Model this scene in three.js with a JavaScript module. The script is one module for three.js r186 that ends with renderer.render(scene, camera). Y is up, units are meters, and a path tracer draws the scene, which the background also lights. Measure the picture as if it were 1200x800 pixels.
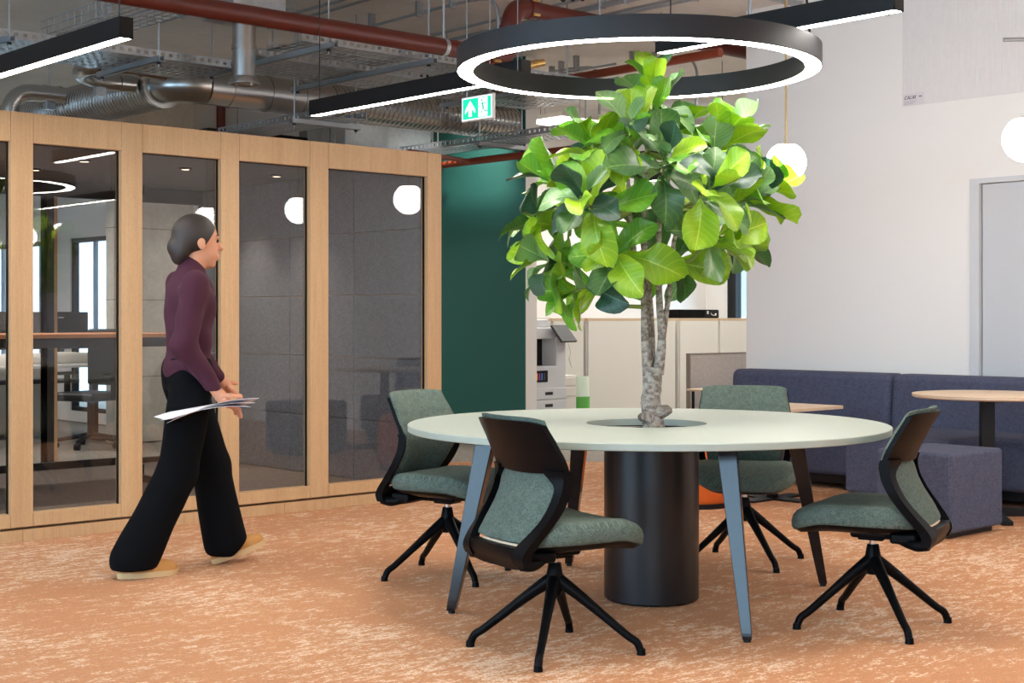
import * as THREE from 'three';
import { RoundedBoxGeometry } from 'three/addons/geometries/RoundedBoxGeometry.js';
import { mergeGeometries, toCreasedNormals } from 'three/addons/utils/BufferGeometryUtils.js';
import { RectAreaLightUniformsLib } from 'three/addons/lights/RectAreaLightUniformsLib.js';
RectAreaLightUniformsLib.init();

// ------------------------------------------------------------------ camera, sky, exposure
// World axes are the room's: +x runs along the meeting booth's front, -z runs away from the camera along the white wall.
const scene = new THREE.Scene();
const camera = new THREE.PerspectiveCamera(2 * Math.atan(400 / 1685) * 180 / Math.PI, 1.5, 0.05, 120);
camera.position.set(0, 1.184, 0);
camera.rotation.set(0, -Math.atan2(0.6748, 0.738), 0);
camera.setViewOffset(1200, 800, 0, 28, 1200, 800);              // level camera with a little lens shift
const renderer = new THREE.WebGLRenderer({ antialias: true });
renderer.toneMapping = THREE.LinearToneMapping;
renderer.toneMappingExposure = 1.65;
renderer.shadowMap.enabled = true;
scene.background = new THREE.Color(0.62, 0.81, 1.0);            // even daylight sky outside the windows
scene.backgroundIntensity = 5;
const LAMP = new THREE.Color(1.0, 0.95, 0.885);                  // colour of the office's LED lamps
const L_RING = 16, L_LINE = 20, L_GLOBE = 13;

// ------------------------------------------------------------------ helpers
const V3 = (x, y, z) => new THREE.Vector3(x, y, z);
let seed = 7;
const rnd = () => { seed = (seed * 1664525 + 1013904223) >>> 0; return seed / 4294967296; };
const rr = (a, b) => a + (b - a) * rnd();
const lerp = (a, b, t) => a + (b - a) * t;
const clamp = (x, a = 0, b = 1) => Math.min(b, Math.max(a, x));
const smooth = (a, b, x) => { const t = clamp((x - a) / (b - a)); return t * t * (3 - 2 * t); };
const names = new Map();
function numbered(n) { const k = names.get(n) || 0; names.set(n, k + 1); return k ? n + '_' + String(k).padStart(3, '0') : n; }
function shade(o) { o.traverse((m) => { if (m.isMesh) { m.castShadow = true; m.receiveShadow = true; } }); return o; }
function thing(name, label, category, [x, y, z] = [0, 0, 0], turn = 0, group) {
  const o = new THREE.Group(); o.name = numbered(name); o.position.set(x, y, z); o.rotation.y = turn;
  o.userData = { label, category }; if (group) o.userData.group = group; scene.add(o); return o;
}
function part(name, geo, mat, parent, label) {
  const m = new THREE.Mesh(Array.isArray(geo) ? merge(geo) : geo, mat); m.name = name; m.castShadow = m.receiveShadow = true;
  if (label) m.userData.label = label; parent.add(m); return m;
}
function single(name, geo, mat, label, category, group) {
  const m = part(numbered(name), geo, mat, scene); m.userData = { label, category }; if (group) m.userData.group = group; return m;
}
function struct(name, geo, mat, label) { const m = part(numbered(name), geo, mat, scene); m.userData = { kind: 'structure', label, category: 'building part' }; return m; }
function merge(list) {
  const a = list.flat().map((g) => { const n = g.index ? g.toNonIndexed() : g; for (const k of Object.keys(n.attributes)) if (!['position', 'normal', 'uv'].includes(k)) n.deleteAttribute(k); return n; });
  return a.length === 1 ? a[0] : mergeGeometries(a, false);
}
// uv in metres, from the face that a vertex lies on
function uvBox(g0) {
  const g = g0.index ? g0.toNonIndexed() : g0, p = g.attributes.position, n = p.count, uv = new Float32Array(n * 2), a = V3(), b = V3(), c = V3();
  for (let i = 0; i < n; i += 3) {
    a.fromBufferAttribute(p, i); b.fromBufferAttribute(p, i + 1); c.fromBufferAttribute(p, i + 2);
    const f = b.clone().sub(a).cross(c.clone().sub(a)), x = Math.abs(f.x), y = Math.abs(f.y), z = Math.abs(f.z);
    [a, b, c].forEach((q, k) => { const [s, t] = y >= x && y >= z ? [q.x, q.z] : x >= z ? [q.z, q.y] : [q.x, q.y]; uv[(i + k) * 2] = s; uv[(i + k) * 2 + 1] = t; });
  }
  g.setAttribute('uv', new THREE.BufferAttribute(uv, 2)); return g;
}
const box = (x0, x1, y0, y1, z0, z1) => uvBox(new THREE.BoxGeometry(x1 - x0, y1 - y0, z1 - z0).translate((x0 + x1) / 2, (y0 + y1) / 2, (z0 + z1) / 2));
const rbox = (x0, x1, y0, y1, z0, z1, r = 0.01, s = 3) => uvBox(new RoundedBoxGeometry(x1 - x0, y1 - y0, z1 - z0, s, r).translate((x0 + x1) / 2, (y0 + y1) / 2, (z0 + z1) / 2));
const cyl = (r0, r1, y0, y1, x = 0, z = 0, s = 32, open = false) => new THREE.CylinderGeometry(r1, r0, y1 - y0, s, 1, open).translate(x, (y0 + y1) / 2, z);
const lathe = (pts, s = 48) => toCreasedNormals(new THREE.LatheGeometry(pts.map(([r, y]) => new THREE.Vector2(r, y)), s), 0.7);
function extrude(pts, depth, bevel = 0) {
  const g = new THREE.ExtrudeGeometry(new THREE.Shape(pts.map(([x, y]) => new THREE.Vector2(x, y))), { depth, bevelEnabled: bevel > 0, bevelSize: bevel, bevelThickness: bevel, bevelSegments: 2 });
  return g;
}
// round bar through points with its own radius at each, ends closed
function tube(points, radii, { seg = 10, n = 0, flat = 1, closed = false, straight = false, caps = true } = {}) {
  const pts = points.map((p) => (p.isVector3 ? p : V3(...p))), R = Array.isArray(radii) ? radii : pts.map(() => radii);
  let P = pts, Q = R;
  if (!straight && pts.length > 2) {
    const c = new THREE.CatmullRomCurve3(pts, closed, 'centripetal'), N = n || (pts.length - 1) * 6; P = []; Q = [];
    for (let i = 0; i <= N; i++) { const t = i / N, f = t * (pts.length - 1), k = Math.min(pts.length - 2, Math.floor(f)); P.push(c.getPoint(t)); Q.push(lerp(R[k], R[k + 1], f - k)); }
  }
  const pos = [], uv = [], idx = [], T = P.map((p, i) => P[Math.min(i + 1, P.length - 1)].clone().sub(P[Math.max(i - 1, 0)]).normalize());
  let nrm = Math.abs(T[0].y) < 0.9 ? V3(0, 1, 0) : V3(1, 0, 0), len = 0;
  for (let i = 0; i < P.length; i++) {
    nrm = nrm.clone().sub(T[i].clone().multiplyScalar(nrm.dot(T[i]))).normalize();
    const b = T[i].clone().cross(nrm); if (i) len += P[i].distanceTo(P[i - 1]);
    for (let j = 0; j <= seg; j++) {
      const a = j / seg * Math.PI * 2, q = P[i].clone().addScaledVector(nrm, Math.cos(a) * Q[i]).addScaledVector(b, Math.sin(a) * Q[i] * flat);
      pos.push(q.x, q.y, q.z); uv.push(j / seg * Q[i] * 6.28, len);
    }
  }
  const s1 = seg + 1;
  for (let i = 0; i < P.length - 1; i++) for (let j = 0; j < seg; j++) { const a = i * s1 + j; idx.push(a, a + s1, a + 1, a + 1, a + s1, a + s1 + 1); }
  if (caps) for (const e of [0, P.length - 1]) {
    const c = pos.length / 3; pos.push(P[e].x, P[e].y, P[e].z); uv.push(0, 0);
    for (let j = 0; j < seg; j++) { const a = e * s1 + j; e ? idx.push(a, c, a + 1) : idx.push(a, a + 1, c); }
  }
  const g = new THREE.BufferGeometry(); g.setAttribute('position', new THREE.Float32BufferAttribute(pos, 3)); g.setAttribute('uv', new THREE.Float32BufferAttribute(uv, 2)); g.setIndex(idx);
  return toCreasedNormals(g, 0.9);
}
const rod = (a, b, r, seg = 8) => tube([a, b], [r, r], { seg });
// a curved sheet with thickness: f(s, t, side) gives a point, side 0 back and 1 front
function slab(f, ns, nt, crease = 0.9) {
  const pos = [], idx = [], uv = [], w = ns + 1, at = (i, j, k) => (k * (nt + 1) + j) * w + i;
  for (let k = 0; k < 2; k++) for (let j = 0; j <= nt; j++) for (let i = 0; i <= ns; i++) { const p = f(i / ns, j / nt, k); pos.push(...p); uv.push(p[2], p[1]); }
  for (let j = 0; j < nt; j++) for (let i = 0; i < ns; i++) { idx.push(at(i, j, 1), at(i + 1, j, 1), at(i + 1, j + 1, 1), at(i, j, 1), at(i + 1, j + 1, 1), at(i, j + 1, 1)); idx.push(at(i, j, 0), at(i + 1, j + 1, 0), at(i + 1, j, 0), at(i, j, 0), at(i, j + 1, 0), at(i + 1, j + 1, 0)); }
  const edge = (a, b, c, d) => idx.push(a, b, c, a, c, d);
  for (let i = 0; i < ns; i++) { edge(at(i, 0, 0), at(i + 1, 0, 0), at(i + 1, 0, 1), at(i, 0, 1)); edge(at(i + 1, nt, 0), at(i, nt, 0), at(i, nt, 1), at(i + 1, nt, 1)); }
  for (let j = 0; j < nt; j++) { edge(at(0, j + 1, 0), at(0, j, 0), at(0, j, 1), at(0, j + 1, 1)); edge(at(ns, j, 0), at(ns, j + 1, 0), at(ns, j + 1, 1), at(ns, j, 1)); }
  const g = new THREE.BufferGeometry(); g.setAttribute('position', new THREE.Float32BufferAttribute(pos, 3)); g.setAttribute('uv', new THREE.Float32BufferAttribute(uv, 2)); g.setIndex(idx);
  return toCreasedNormals(g, crease);
}
// a stack of closed rings (outline(angle) scaled by layer) : cushions, seats
function rings(layers, outline, n = 40) {
  const pos = [], uv = [], idx = [];
  layers.forEach(([y, k, inset]) => { for (let i = 0; i <= n; i++) { const a = i / n * Math.PI * 2, [x, z] = outline(a, k, inset || 0), yy = typeof y === 'function' ? y(x, z) : y; pos.push(x, yy, z); uv.push(x, z + yy); } });
  const s = n + 1;
  for (let l = 0; l < layers.length - 1; l++) for (let i = 0; i < n; i++) { const a = l * s + i; idx.push(a, a + s, a + 1, a + 1, a + s, a + s + 1); }
  const g = new THREE.BufferGeometry(); g.setAttribute('position', new THREE.Float32BufferAttribute(pos, 3)); g.setAttribute('uv', new THREE.Float32BufferAttribute(uv, 2)); g.setIndex(idx);
  return toCreasedNormals(g, 1.1);
}
// ------------------------------------------------------------------ textures (tileable noise)
function lattice(n, s) { let q = s >>> 0; const a = new Float32Array(n * n); for (let i = 0; i < n * n; i++) { q = (q * 1664525 + 1013904223) >>> 0; a[i] = q / 4294967296; } return a; }
function noiseField(size, cx, cy, s) {                           // cx, cy cells across the tile
  const N = Math.max(cx, cy), a = lattice(N, s * 9176 + 13), out = new Float32Array(size * size);
  for (let y = 0; y < size; y++) {
    const fy = y / size * cy, y0 = Math.floor(fy), ty = fy - y0, wy = ty * ty * (3 - 2 * ty), r0 = (y0 % cy) * N, r1 = ((y0 + 1) % cy) * N;
    for (let x = 0; x < size; x++) {
      const fx = x / size * cx, x0 = Math.floor(fx), tx = fx - x0, wx = tx * tx * (3 - 2 * tx), c0 = x0 % cx, c1 = (x0 + 1) % cx;
      out[y * size + x] = lerp(lerp(a[r0 + c0], a[r0 + c1], wx), lerp(a[r1 + c0], a[r1 + c1], wx), wy);
    }
  }
  return out;
}
function sum(size, list) { const o = new Float32Array(size * size); for (const [cx, cy, w, s] of list) { const f = noiseField(size, cx, cy, s); for (let i = 0; i < o.length; i++) o[i] += f[i] * w; } return o; }
function texture(size, fn, metres, srgb = true) {
  const d = new Uint8Array(size * size * 4);
  for (let i = 0; i < size * size; i++) { const c = fn(i, i % size, Math.floor(i / size)); const [r, g, b] = typeof c === 'number' ? [c, c, c] : c; d[i * 4] = clamp(r) * 255; d[i * 4 + 1] = clamp(g) * 255; d[i * 4 + 2] = clamp(b) * 255; d[i * 4 + 3] = 255; }
  const t = new THREE.DataTexture(d, size, size); t.wrapS = t.wrapT = THREE.RepeatWrapping; t.magFilter = THREE.LinearFilter; t.minFilter = THREE.LinearMipmapLinearFilter; t.generateMipmaps = true;
  if (srgb) t.colorSpace = THREE.SRGBColorSpace; t.repeat.set(1 / metres[0], 1 / metres[1]); t.needsUpdate = true; return t;
}
const mix3 = (a, b, t) => [lerp(a[0], b[0], t), lerp(a[1], b[1], t), lerp(a[2], b[2], t)];
const rgb = (r, g, b) => [r / 255, g / 255, b / 255];
function canvas(w, h, draw) { const c = document.createElement('canvas'); c.width = w; c.height = h; draw(c.getContext('2d'), w, h); const t = new THREE.CanvasTexture(c); t.colorSpace = THREE.SRGBColorSpace; return t; }
const std = (o) => new THREE.MeshStandardMaterial(o);
const phys = (o) => new THREE.MeshPhysicalMaterial(o);

// carpet with pale woven wisps
const T = {};
{
  const S = 2048, slow = sum(S, [[5, 6, 0.6, 1], [13, 15, 0.4, 2]]), wisp = sum(S, [[44, 110, 0.3, 3], [110, 300, 0.34, 4], [300, 800, 0.36, 5]]), weft = sum(S, [[520, 130, 0.5, 6], [1000, 400, 0.5, 7]]), fine = noiseField(S, 1000, 1000, 8), tone = sum(S, [[4, 4, 0.6, 9], [9, 9, 0.4, 10]]);
  T.carpet = texture(S, (i) => {
    const m = smooth(0.5, 0.665, wisp[i] * 0.76 + slow[i] * 0.25 + (weft[i] - 0.5) * 0.16), w = m * (0.4 + 0.8 * fine[i]);
    let c = mix3(rgb(194, 134, 91), rgb(205, 146, 102), tone[i]); c = mix3(c, rgb(232, 204, 176), clamp(w)); const k = 0.92 + 0.16 * fine[i]; return [c[0] * k, c[1] * k, c[2] * k];
  }, [3.2, 3.2]);
  T.carpetBump = texture(512, (() => { const f = noiseField(512, 256, 256, 11); return (i) => f[i]; })(), [0.6, 0.6], false);
}
{
  const S = 1024, g = sum(S, [[260, 6, 0.4, 21], [420, 14, 0.35, 22], [60, 3, 0.25, 23]]), p = noiseField(S, 9, 1, 24), f = noiseField(S, 500, 120, 25);
  T.oakPale = texture(S, (i) => mix3(rgb(204, 176, 146), rgb(224, 200, 172), clamp(g[i] * 0.75 + p[i] * 0.35 - 0.05)), [0.9, 1.3]);
  T.oak = texture(S, (i) => { let c = mix3(rgb(184, 144, 102), rgb(208, 170, 126), clamp(g[i] * 0.75 + p[i] * 0.35 - 0.05)); const k = 0.965 + 0.07 * f[i]; return [c[0] * k, c[1] * k, c[2] * k]; }, [0.9, 1.3]);
}
function melange(size, s, a, b, metres, cx = 160, cy = 220) { const f = sum(size, [[cx, cy, 0.6, s], [cx * 2, cy * 2, 0.4, s + 1]]), h = noiseField(size, 24, 30, s + 2); return texture(size, (i) => mix3(a, b, smooth(0.25, 0.75, f[i] * 0.85 + h[i] * 0.15)), [metres, metres]); }
T.green = melange(512, 31, rgb(66, 79, 71), rgb(103, 117, 107), 0.3, 120, 200);
T.navy = melange(512, 35, rgb(58, 62, 82), rgb(90, 94, 116), 0.4);
T.felt = melange(512, 39, rgb(84, 86, 90), rgb(116, 117, 120), 0.5, 130, 130);
T.mauve = melange(512, 43, rgb(176, 168, 165), rgb(200, 192, 188), 0.6);
T.greyCarpet = melange(512, 47, rgb(120, 113, 104), rgb(168, 160, 150), 0.7, 120, 120);
T.darkCarpet = melange(512, 51, rgb(66, 60, 56), rgb(98, 91, 86), 0.7, 120, 120);
T.weaveBump = texture(256, (() => { const f = sum(256, [[128, 128, 1, 55]]); return (i) => f[i]; })(), [0.14, 0.14], false);
{ const S = 512, f = sum(S, [[5, 5, 0.4, 61], [13, 13, 0.3, 62], [60, 60, 0.3, 63]]); T.concrete = texture(S, (i) => mix3(rgb(204, 197, 190), rgb(226, 221, 214), f[i]), [2.4, 2.4]); T.column = texture(S, (i) => mix3(rgb(168, 162, 148), rgb(206, 200, 186), f[i]), [1.6, 1.6]); T.zinc = texture(S, (i) => mix3(rgb(150, 154, 158), rgb(205, 208, 211), f[i]), [0.5, 0.5]); }
{ const S = 512, f = sum(S, [[14, 26, 0.5, 65], [50, 80, 0.3, 66], [150, 160, 0.2, 67]]); T.bark = texture(S, (i) => mix3(rgb(122, 108, 96), rgb(182, 170, 158), smooth(0.2, 0.75, f[i])), [0.22, 0.3]); T.barkBump = texture(S, (i) => f[i], [0.22, 0.3], false); }
{ const S = 512, f = sum(S, [[120, 6, 0.6, 71], [20, 40, 0.4, 72]]); T.rough = texture(S, (i) => mix3(rgb(218, 213, 210), rgb(225, 221, 218), f[i]), [0.5, 1.0]); T.roughBump = texture(S, (i) => f[i], [0.5, 1.0], false); }
const bumpy = (t, s) => ({ bumpMap: t, bumpScale: s });
const M = {
  carpet: std({ map: T.carpet, roughness: 0.97, ...bumpy(T.carpetBump, 0.004) }), greyCarpet: std({ map: T.greyCarpet, roughness: 0.98 }), darkCarpet: std({ map: T.darkCarpet, roughness: 0.98 }),
  oak: std({ map: T.oak, roughness: 0.55 }), green: std({ map: T.green, roughness: 0.95, ...bumpy(T.weaveBump, 0.0015) }), navy: std({ map: T.navy, roughness: 0.96, ...bumpy(T.weaveBump, 0.0015) }), felt: std({ map: T.felt, roughness: 0.97 }), mauve: std({ map: T.mauve, roughness: 0.96 }),
  white: std({ color: '#e8e4df', roughness: 0.85 }), cream: std({ color: '#dcd8cf', roughness: 0.55 }), creamEdge: std({ color: '#cdb596', roughness: 0.6 }), concrete: std({ map: T.concrete, roughness: 0.9 }), column: std({ map: T.column, roughness: 0.9 }), darkGreen: std({ color: '#2a6a61', roughness: 0.7 }),
  rough: std({ map: T.rough, roughness: 0.9, ...bumpy(T.roughBump, 0.003) }),
  black: phys({ color: '#0d0d0f', roughness: 0.45, specularIntensity: 0.6 }), plastic: phys({ color: '#09090b', roughness: 0.4, specularIntensity: 0.16 }), satin: std({ color: '#0e1118', roughness: 0.15 }), charcoal: std({ color: '#1f1f22', roughness: 0.6 }), planter: std({ color: '#0d0e13', roughness: 0.36 }),
  laminate: std({ color: '#a1a99e', roughness: 0.45 }), laminateEdge: std({ color: '#97a69c', roughness: 0.5 }), chrome: std({ color: '#d8d8d8', metalness: 1, roughness: 0.2 }),
  zinc: std({ map: T.zinc, metalness: 0.7, roughness: 0.3 }), zincPlain: std({ color: '#a4a7aa', metalness: 0.6, roughness: 0.42 }), duct: std({ color: '#b9b8b6', metalness: 0.95, roughness: 0.27 }), red: std({ color: '#571a10', roughness: 0.45 }), copper: std({ color: '#83371f', roughness: 0.4 }), brass: std({ color: '#c7a467', metalness: 0.9, roughness: 0.3 }),
  grey: std({ color: '#c9cacc', roughness: 0.5 }), doorGrey: std({ color: '#c3c4c6', roughness: 0.6 }), steelBlue: std({ color: '#9fb0bf', roughness: 0.5 }), silver: std({ color: '#cfd0d2', roughness: 0.5 }),
  orange: std({ color: '#d2601b', roughness: 0.9 }), bark: std({ map: T.bark, roughness: 0.95, ...bumpy(T.barkBump, 0.012) }), soil: std({ color: '#2a211b', roughness: 1 }), stem: std({ color: '#7e8a3c', roughness: 0.7 }),
  tableOak: std({ map: T.oakPale, roughness: 0.5 }), boothTop: std({ map: T.oak, color: '#c9a98f', roughness: 0.6 }),
  boothDark: std({ color: '#2b2a29', roughness: 0.6 }),
  glass: phys({ color: '#ffffff', roughness: 0, transmission: 1, thickness: 0, ior: 1.5, specularIntensity: 0.8 }), windowGlass: phys({ color: '#f2fbff', roughness: 0, transmission: 1, thickness: 0, ior: 1.5 }),
  skin: std({ color: '#c98a69', roughness: 0.6 }), hair: std({ color: '#2b211c', roughness: 0.6 }), maroon: std({ color: '#3d0e24', roughness: 0.9 }), trousers: phys({ color: '#08080b', roughness: 0.95, specularIntensity: 0.25 }), shoe: std({ color: '#c48a4a', roughness: 0.8 }), sole: std({ color: '#d8b483', roughness: 0.8 }), paper: std({ color: '#eceaf2', roughness: 0.8 }),
  screen: std({ color: '#101114', roughness: 0.25 }), cloth: std({ color: '#d9d2c6', roughness: 0.95 }), monitor: std({ color: '#2a2b2e', roughness: 0.5 }),
  lamp: (k) => std({ color: '#ffffff', emissive: LAMP, emissiveIntensity: k, roughness: 0.6 }),
};
M.lineGlow = M.lamp(L_LINE); M.ringGlow = M.lamp(L_RING); M.globeGlow = std({ color: '#ffffff', emissive: new THREE.Color(1, 0.95, 0.9), emissiveIntensity: L_GLOBE, roughness: 0.4 });
function area(x, y, z, w, h, k, yaw = 0, color = LAMP) { const l = new THREE.RectAreaLight(color, k, w, h); l.rotation.order = 'YXZ'; l.rotation.set(-Math.PI / 2, yaw, 0); l.position.set(x, y, z); l.name = 'lamp_light'; scene.add(l); return l; }
// ------------------------------------------------------------------ the room shell
const CEIL = 3.6;
{
  // orange carpet of the lounge; its far edge runs slantwise in front of the copy room
  const flat = (pts, y, mat, name, label) => { const s = new THREE.Shape(pts.map(([x, v]) => new THREE.Vector2(x, v))), g = new THREE.ExtrudeGeometry(s, { depth: 0.03, bevelEnabled: false }); g.rotateX(-Math.PI / 2).translate(0, y - 0.03, 0); struct(name, uvBox(g), mat, label); };
  flat([[-4.2, -6.2], [9.2, -6.2], [9.2, 7.6], [6.12, 10.4], [-4.2, 10.4]], 0, M.carpet, 'floor', 'orange carpet with pale woven wisps');
  flat([[-4.2, -6.2], [14.2, -6.2], [14.2, 20.3], [-4.2, 20.3]], -0.012, M.greyCarpet, 'floor', 'grey carpet of the office behind the booth');
  struct('floor', box(-4.4, 14.4, -0.3, -0.05, -20.5, 6.4), M.concrete, 'concrete slab under the carpets');
  const ceil = struct('ceiling', box(-4.4, 14.4, CEIL, CEIL + 0.25, -20.5, 6.4), M.concrete, 'bare concrete ceiling with service pipes');
  // white wall on the right: from beside the camera to the copy room's opening
  const WALL = 9.0, TH = 0.16;
  struct('wall_right', [box(WALL, WALL + TH, 0, CEIL, -4.22, 6.2), box(WALL, WALL + TH, 2.115, CEIL, -5.13, -4.22), box(WALL, WALL + TH, 0, CEIL, -7.11, -5.13)], M.white, 'white painted wall behind the navy sofa');
  const patch = struct('trim_1', box(WALL - 0.006, WALL, 2.69, CEIL, -5.7, 0.5), M.rough, 'rough unpainted plaster patch high on the white wall');
  const note = new THREE.PlaneGeometry(0.17, 0.085); note.rotateY(-Math.PI / 2).translate(WALL - 0.0075, 2.735, -5.61);
  part('sticker', note, std({ map: canvas(256, 128, (c, w, h) => { c.fillStyle = '#d6cfd0'; c.fillRect(0, 0, w, h); c.fillStyle = '#4a4458'; c.font = 'italic bold 52px sans-serif'; c.fillText('CALM', 12, 62); c.fillRect(190, 36, 40, 10); c.fillStyle = '#9b9499'; for (let i = 0; i < 3; i++) c.fillRect(14, 82 + i * 14, 150 - i * 20, 4); }), roughness: 0.8 }), patch, 'small handwritten sticker');
  // door in the white wall
  const door = struct('door_1', [box(WALL + 0.02, WALL + 0.06, 0.01, 2.095, -5.09, -4.26)], M.doorGrey, 'pale grey door with metal frame in the white wall');
  for (const g of [box(WALL - 0.012, WALL + 0.12, 0, 2.135, -5.17, -5.1), box(WALL - 0.012, WALL + 0.12, 0, 2.135, -4.25, -4.18), box(WALL - 0.012, WALL + 0.12, 2.1, 2.135, -5.1, -4.25)]) part('door_frame', g, M.grey, door);
  part('handle', [rod([WALL - 0.03, 1.0, -4.36], [WALL + 0.03, 1.0, -4.36], 0.009), rod([WALL - 0.03, 1.0, -4.36], [WALL - 0.03, 1.0, -4.49], 0.009)], M.chrome, door);
  // green wall past the opening, with its pale end face
  struct('wall_back', box(WALL + 0.05, WALL + 0.06, 0, CEIL, -11.05, -9.72), M.darkGreen, 'dark green painted wall beyond the opening');
  struct('wall_back', [box(WALL + 0.06, WALL + 0.2, 0, CEIL, -13.1, -9.72), box(WALL - 0.02, WALL + 0.06, 0, CEIL, -11.22, -11.05), box(WALL + 0.02, WALL + 0.06, 0, CEIL, -13.1, -11.22)], M.white, 'pale wall and pier around the green wall');
  // far wall behind the booth with the dark glazed office door
  struct('wall_back', [box(7.2, WALL + 0.2, 2.18, CEIL, -13.2, -13.0), box(8.3, WALL + 0.2, 0, 2.18, -13.2, -13.0)], M.white, 'white far wall above the dark office door');
  const d2 = struct('door_2', box(7.25, 8.3, 0.02, 2.17, -13.12, -13.07), std({ color: '#3d3a44', roughness: 0.3 }), 'dark office door behind the booth');
  for (const g of [box(7.2, 7.26, 0, 2.18, -13.1, -12.98), box(8.26, 8.32, 0, 2.18, -13.1, -12.98), box(7.26, 8.26, 2.13, 2.18, -13.1, -12.98)]) part('door_frame', g, M.black, d2);
  part('handle', [rod([7.5, 1.03, -13.07], [7.5, 1.03, -13.01], 0.012), rod([7.5, 1.03, -13.01], [7.36, 1.03, -13.01], 0.012)], M.chrome, d2);
  // concrete column
  const col = struct('wall_column', box(6.36, 7.2, 0, CEIL, -12.66, -12.5), M.column, 'bare concrete column behind the booth');
  for (const y of [0.62, 1.35, 2.03]) part('joint', box(6.357, 7.203, y, y + 0.006, -12.66, -12.497), std({ color: '#6f6a5e', roughness: 1 }), col);
  // window wall of the office on the street side, at x = 7.4
  const X = 7.4, wins = [[13.4, 14.45, 'a'], [14.56, 15.62, 'b'], [16.0, 17.0, 'c'], [17.1, 18.1, 'd'], [18.4, 19.8, 'e']];
  const solid = [box(X, X + 0.1, 2.09, CEIL, -20.3, -13.2), box(X, X + 0.1, 0, 0.12, -20.3, -13.2)];
  let last = 13.2; for (const [a, b] of wins) { solid.push(box(X, X + 0.1, 0.12, 2.09, -a, -last)); last = b; } solid.push(box(X, X + 0.1, 0.12, 2.09, -20.3, -last));
  struct('wall_window', solid, M.white, 'white wall with tall windows at the back of the office');
  wins.forEach(([a, b], i) => {
    const w = struct('window_' + (i + 1), [box(X + 0.02, X + 0.09, 0.12, 2.09, -a - 0.05, -a), box(X + 0.02, X + 0.09, 0.12, 2.09, -b, -b + 0.05), box(X + 0.02, X + 0.09, 2.04, 2.09, -b, -a), box(X + 0.02, X + 0.09, 0.12, 0.17, -b, -a)], M.black, 'tall black framed office window');
    part('pane', box(X + 0.05, X + 0.056, 0.17, 2.04, -b + 0.05, -a - 0.05), M.windowGlass, w);
    part('mullion', box(X + 0.03, X + 0.08, 0.17, 2.04, -(a + b) / 2 - 0.012, -(a + b) / 2 + 0.012), M.steelBlue, w);
  });
  struct('wall_back', box(-4.4, 7.7, 0, CEIL, -20.5, -20.3), M.white, 'far white end wall of the office');
  // copy room behind the opening
  struct('wall_copy', [box(WALL + 0.2, 14.2, 0, CEIL, -11.9, -11.7), box(14.0, 14.2, 0, CEIL, -11.7, -11.33), box(14.0, 14.2, 2.3, CEIL, -11.33, -10.2), box(14.0, 14.2, 0, 0.7, -11.33, -10.2), box(14.0, 14.2, 0, CEIL, -10.2, 6.2)], M.white, 'white wall of the copy room');
  const cw = struct('window_6', [box(13.97, 14.08, 0.7, 2.3, -11.33, -11.2), box(13.97, 14.08, 0.7, 2.3, -10.26, -10.2), box(13.97, 14.08, 2.24, 2.3, -11.2, -10.26), box(13.97, 14.08, 0.7, 0.76, -11.2, -10.26)], M.black, 'black framed window beside the copy room cabinets');
  part('pane', box(14.02, 14.025, 0.76, 2.24, -11.2, -10.26), M.windowGlass, cw);
  // window wall behind the camera, the daylight side
  const B = -4.0, bs = [box(B - 0.3, B, 3.3, CEIL, -10.4, 6.2), box(B - 0.3, B, 0, 0.08, -10.4, 6.2)], bw = [[-6.0, -3.1], [-3.0, -0.1], [0, 2.9], [3.0, 5.9], [6.0, 8.9]]; let lz = -6.2;
  for (const [a, b] of bw) { bs.push(box(B - 0.3, B, 0.08, 3.3, -a, -lz)); lz = b; } bs.push(box(B - 0.3, B, 0.08, 3.3, -10.4, -lz));
  struct('wall_left', bs, M.white, 'white window wall on the daylight side');
  bw.forEach(([a, b], i) => { const w = struct('window_' + (7 + i), [box(B - 0.2, B - 0.12, 0.08, 3.3, -a - 0.06, -a), box(B - 0.2, B - 0.12, 0.08, 3.3, -b, -b + 0.06), box(B - 0.2, B - 0.12, 3.24, 3.3, -b, -a), box(B - 0.2, B - 0.12, 0.08, 0.14, -b, -a)], M.black, 'wide daylight window in the wall behind the camera'); part('pane', box(B - 0.165, B - 0.16, 0.14, 3.24, -b + 0.06, -a - 0.06), M.windowGlass, w); });
  struct('wall_left', box(-4.4, -4.0, 0, CEIL, -20.3, -10.4), M.white, 'white office wall on the left');
  struct('wall_front', box(-4.4, 14.4, 0, CEIL, 6.2, 6.4), M.white, 'white wall behind the camera');
  // building across the street, seen through the windows
  const f = single('facade_building', [box(17, 18, -6, 12, -50, -8)], std({ color: '#c4c0b9', roughness: 0.8 }), 'pale building across the street behind the office windows', 'building');
  for (let i = 0; i < 4; i++) for (let k = 0; k < 9; k++) part('facade_window', box(16.96, 17, -1.4 + i * 2.6, 0.6 + i * 2.6, -48 + k * 4.2, -44.6 + k * 4.2), std({ color: '#9a9d9e', roughness: 0.3 }), f);
}
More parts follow.
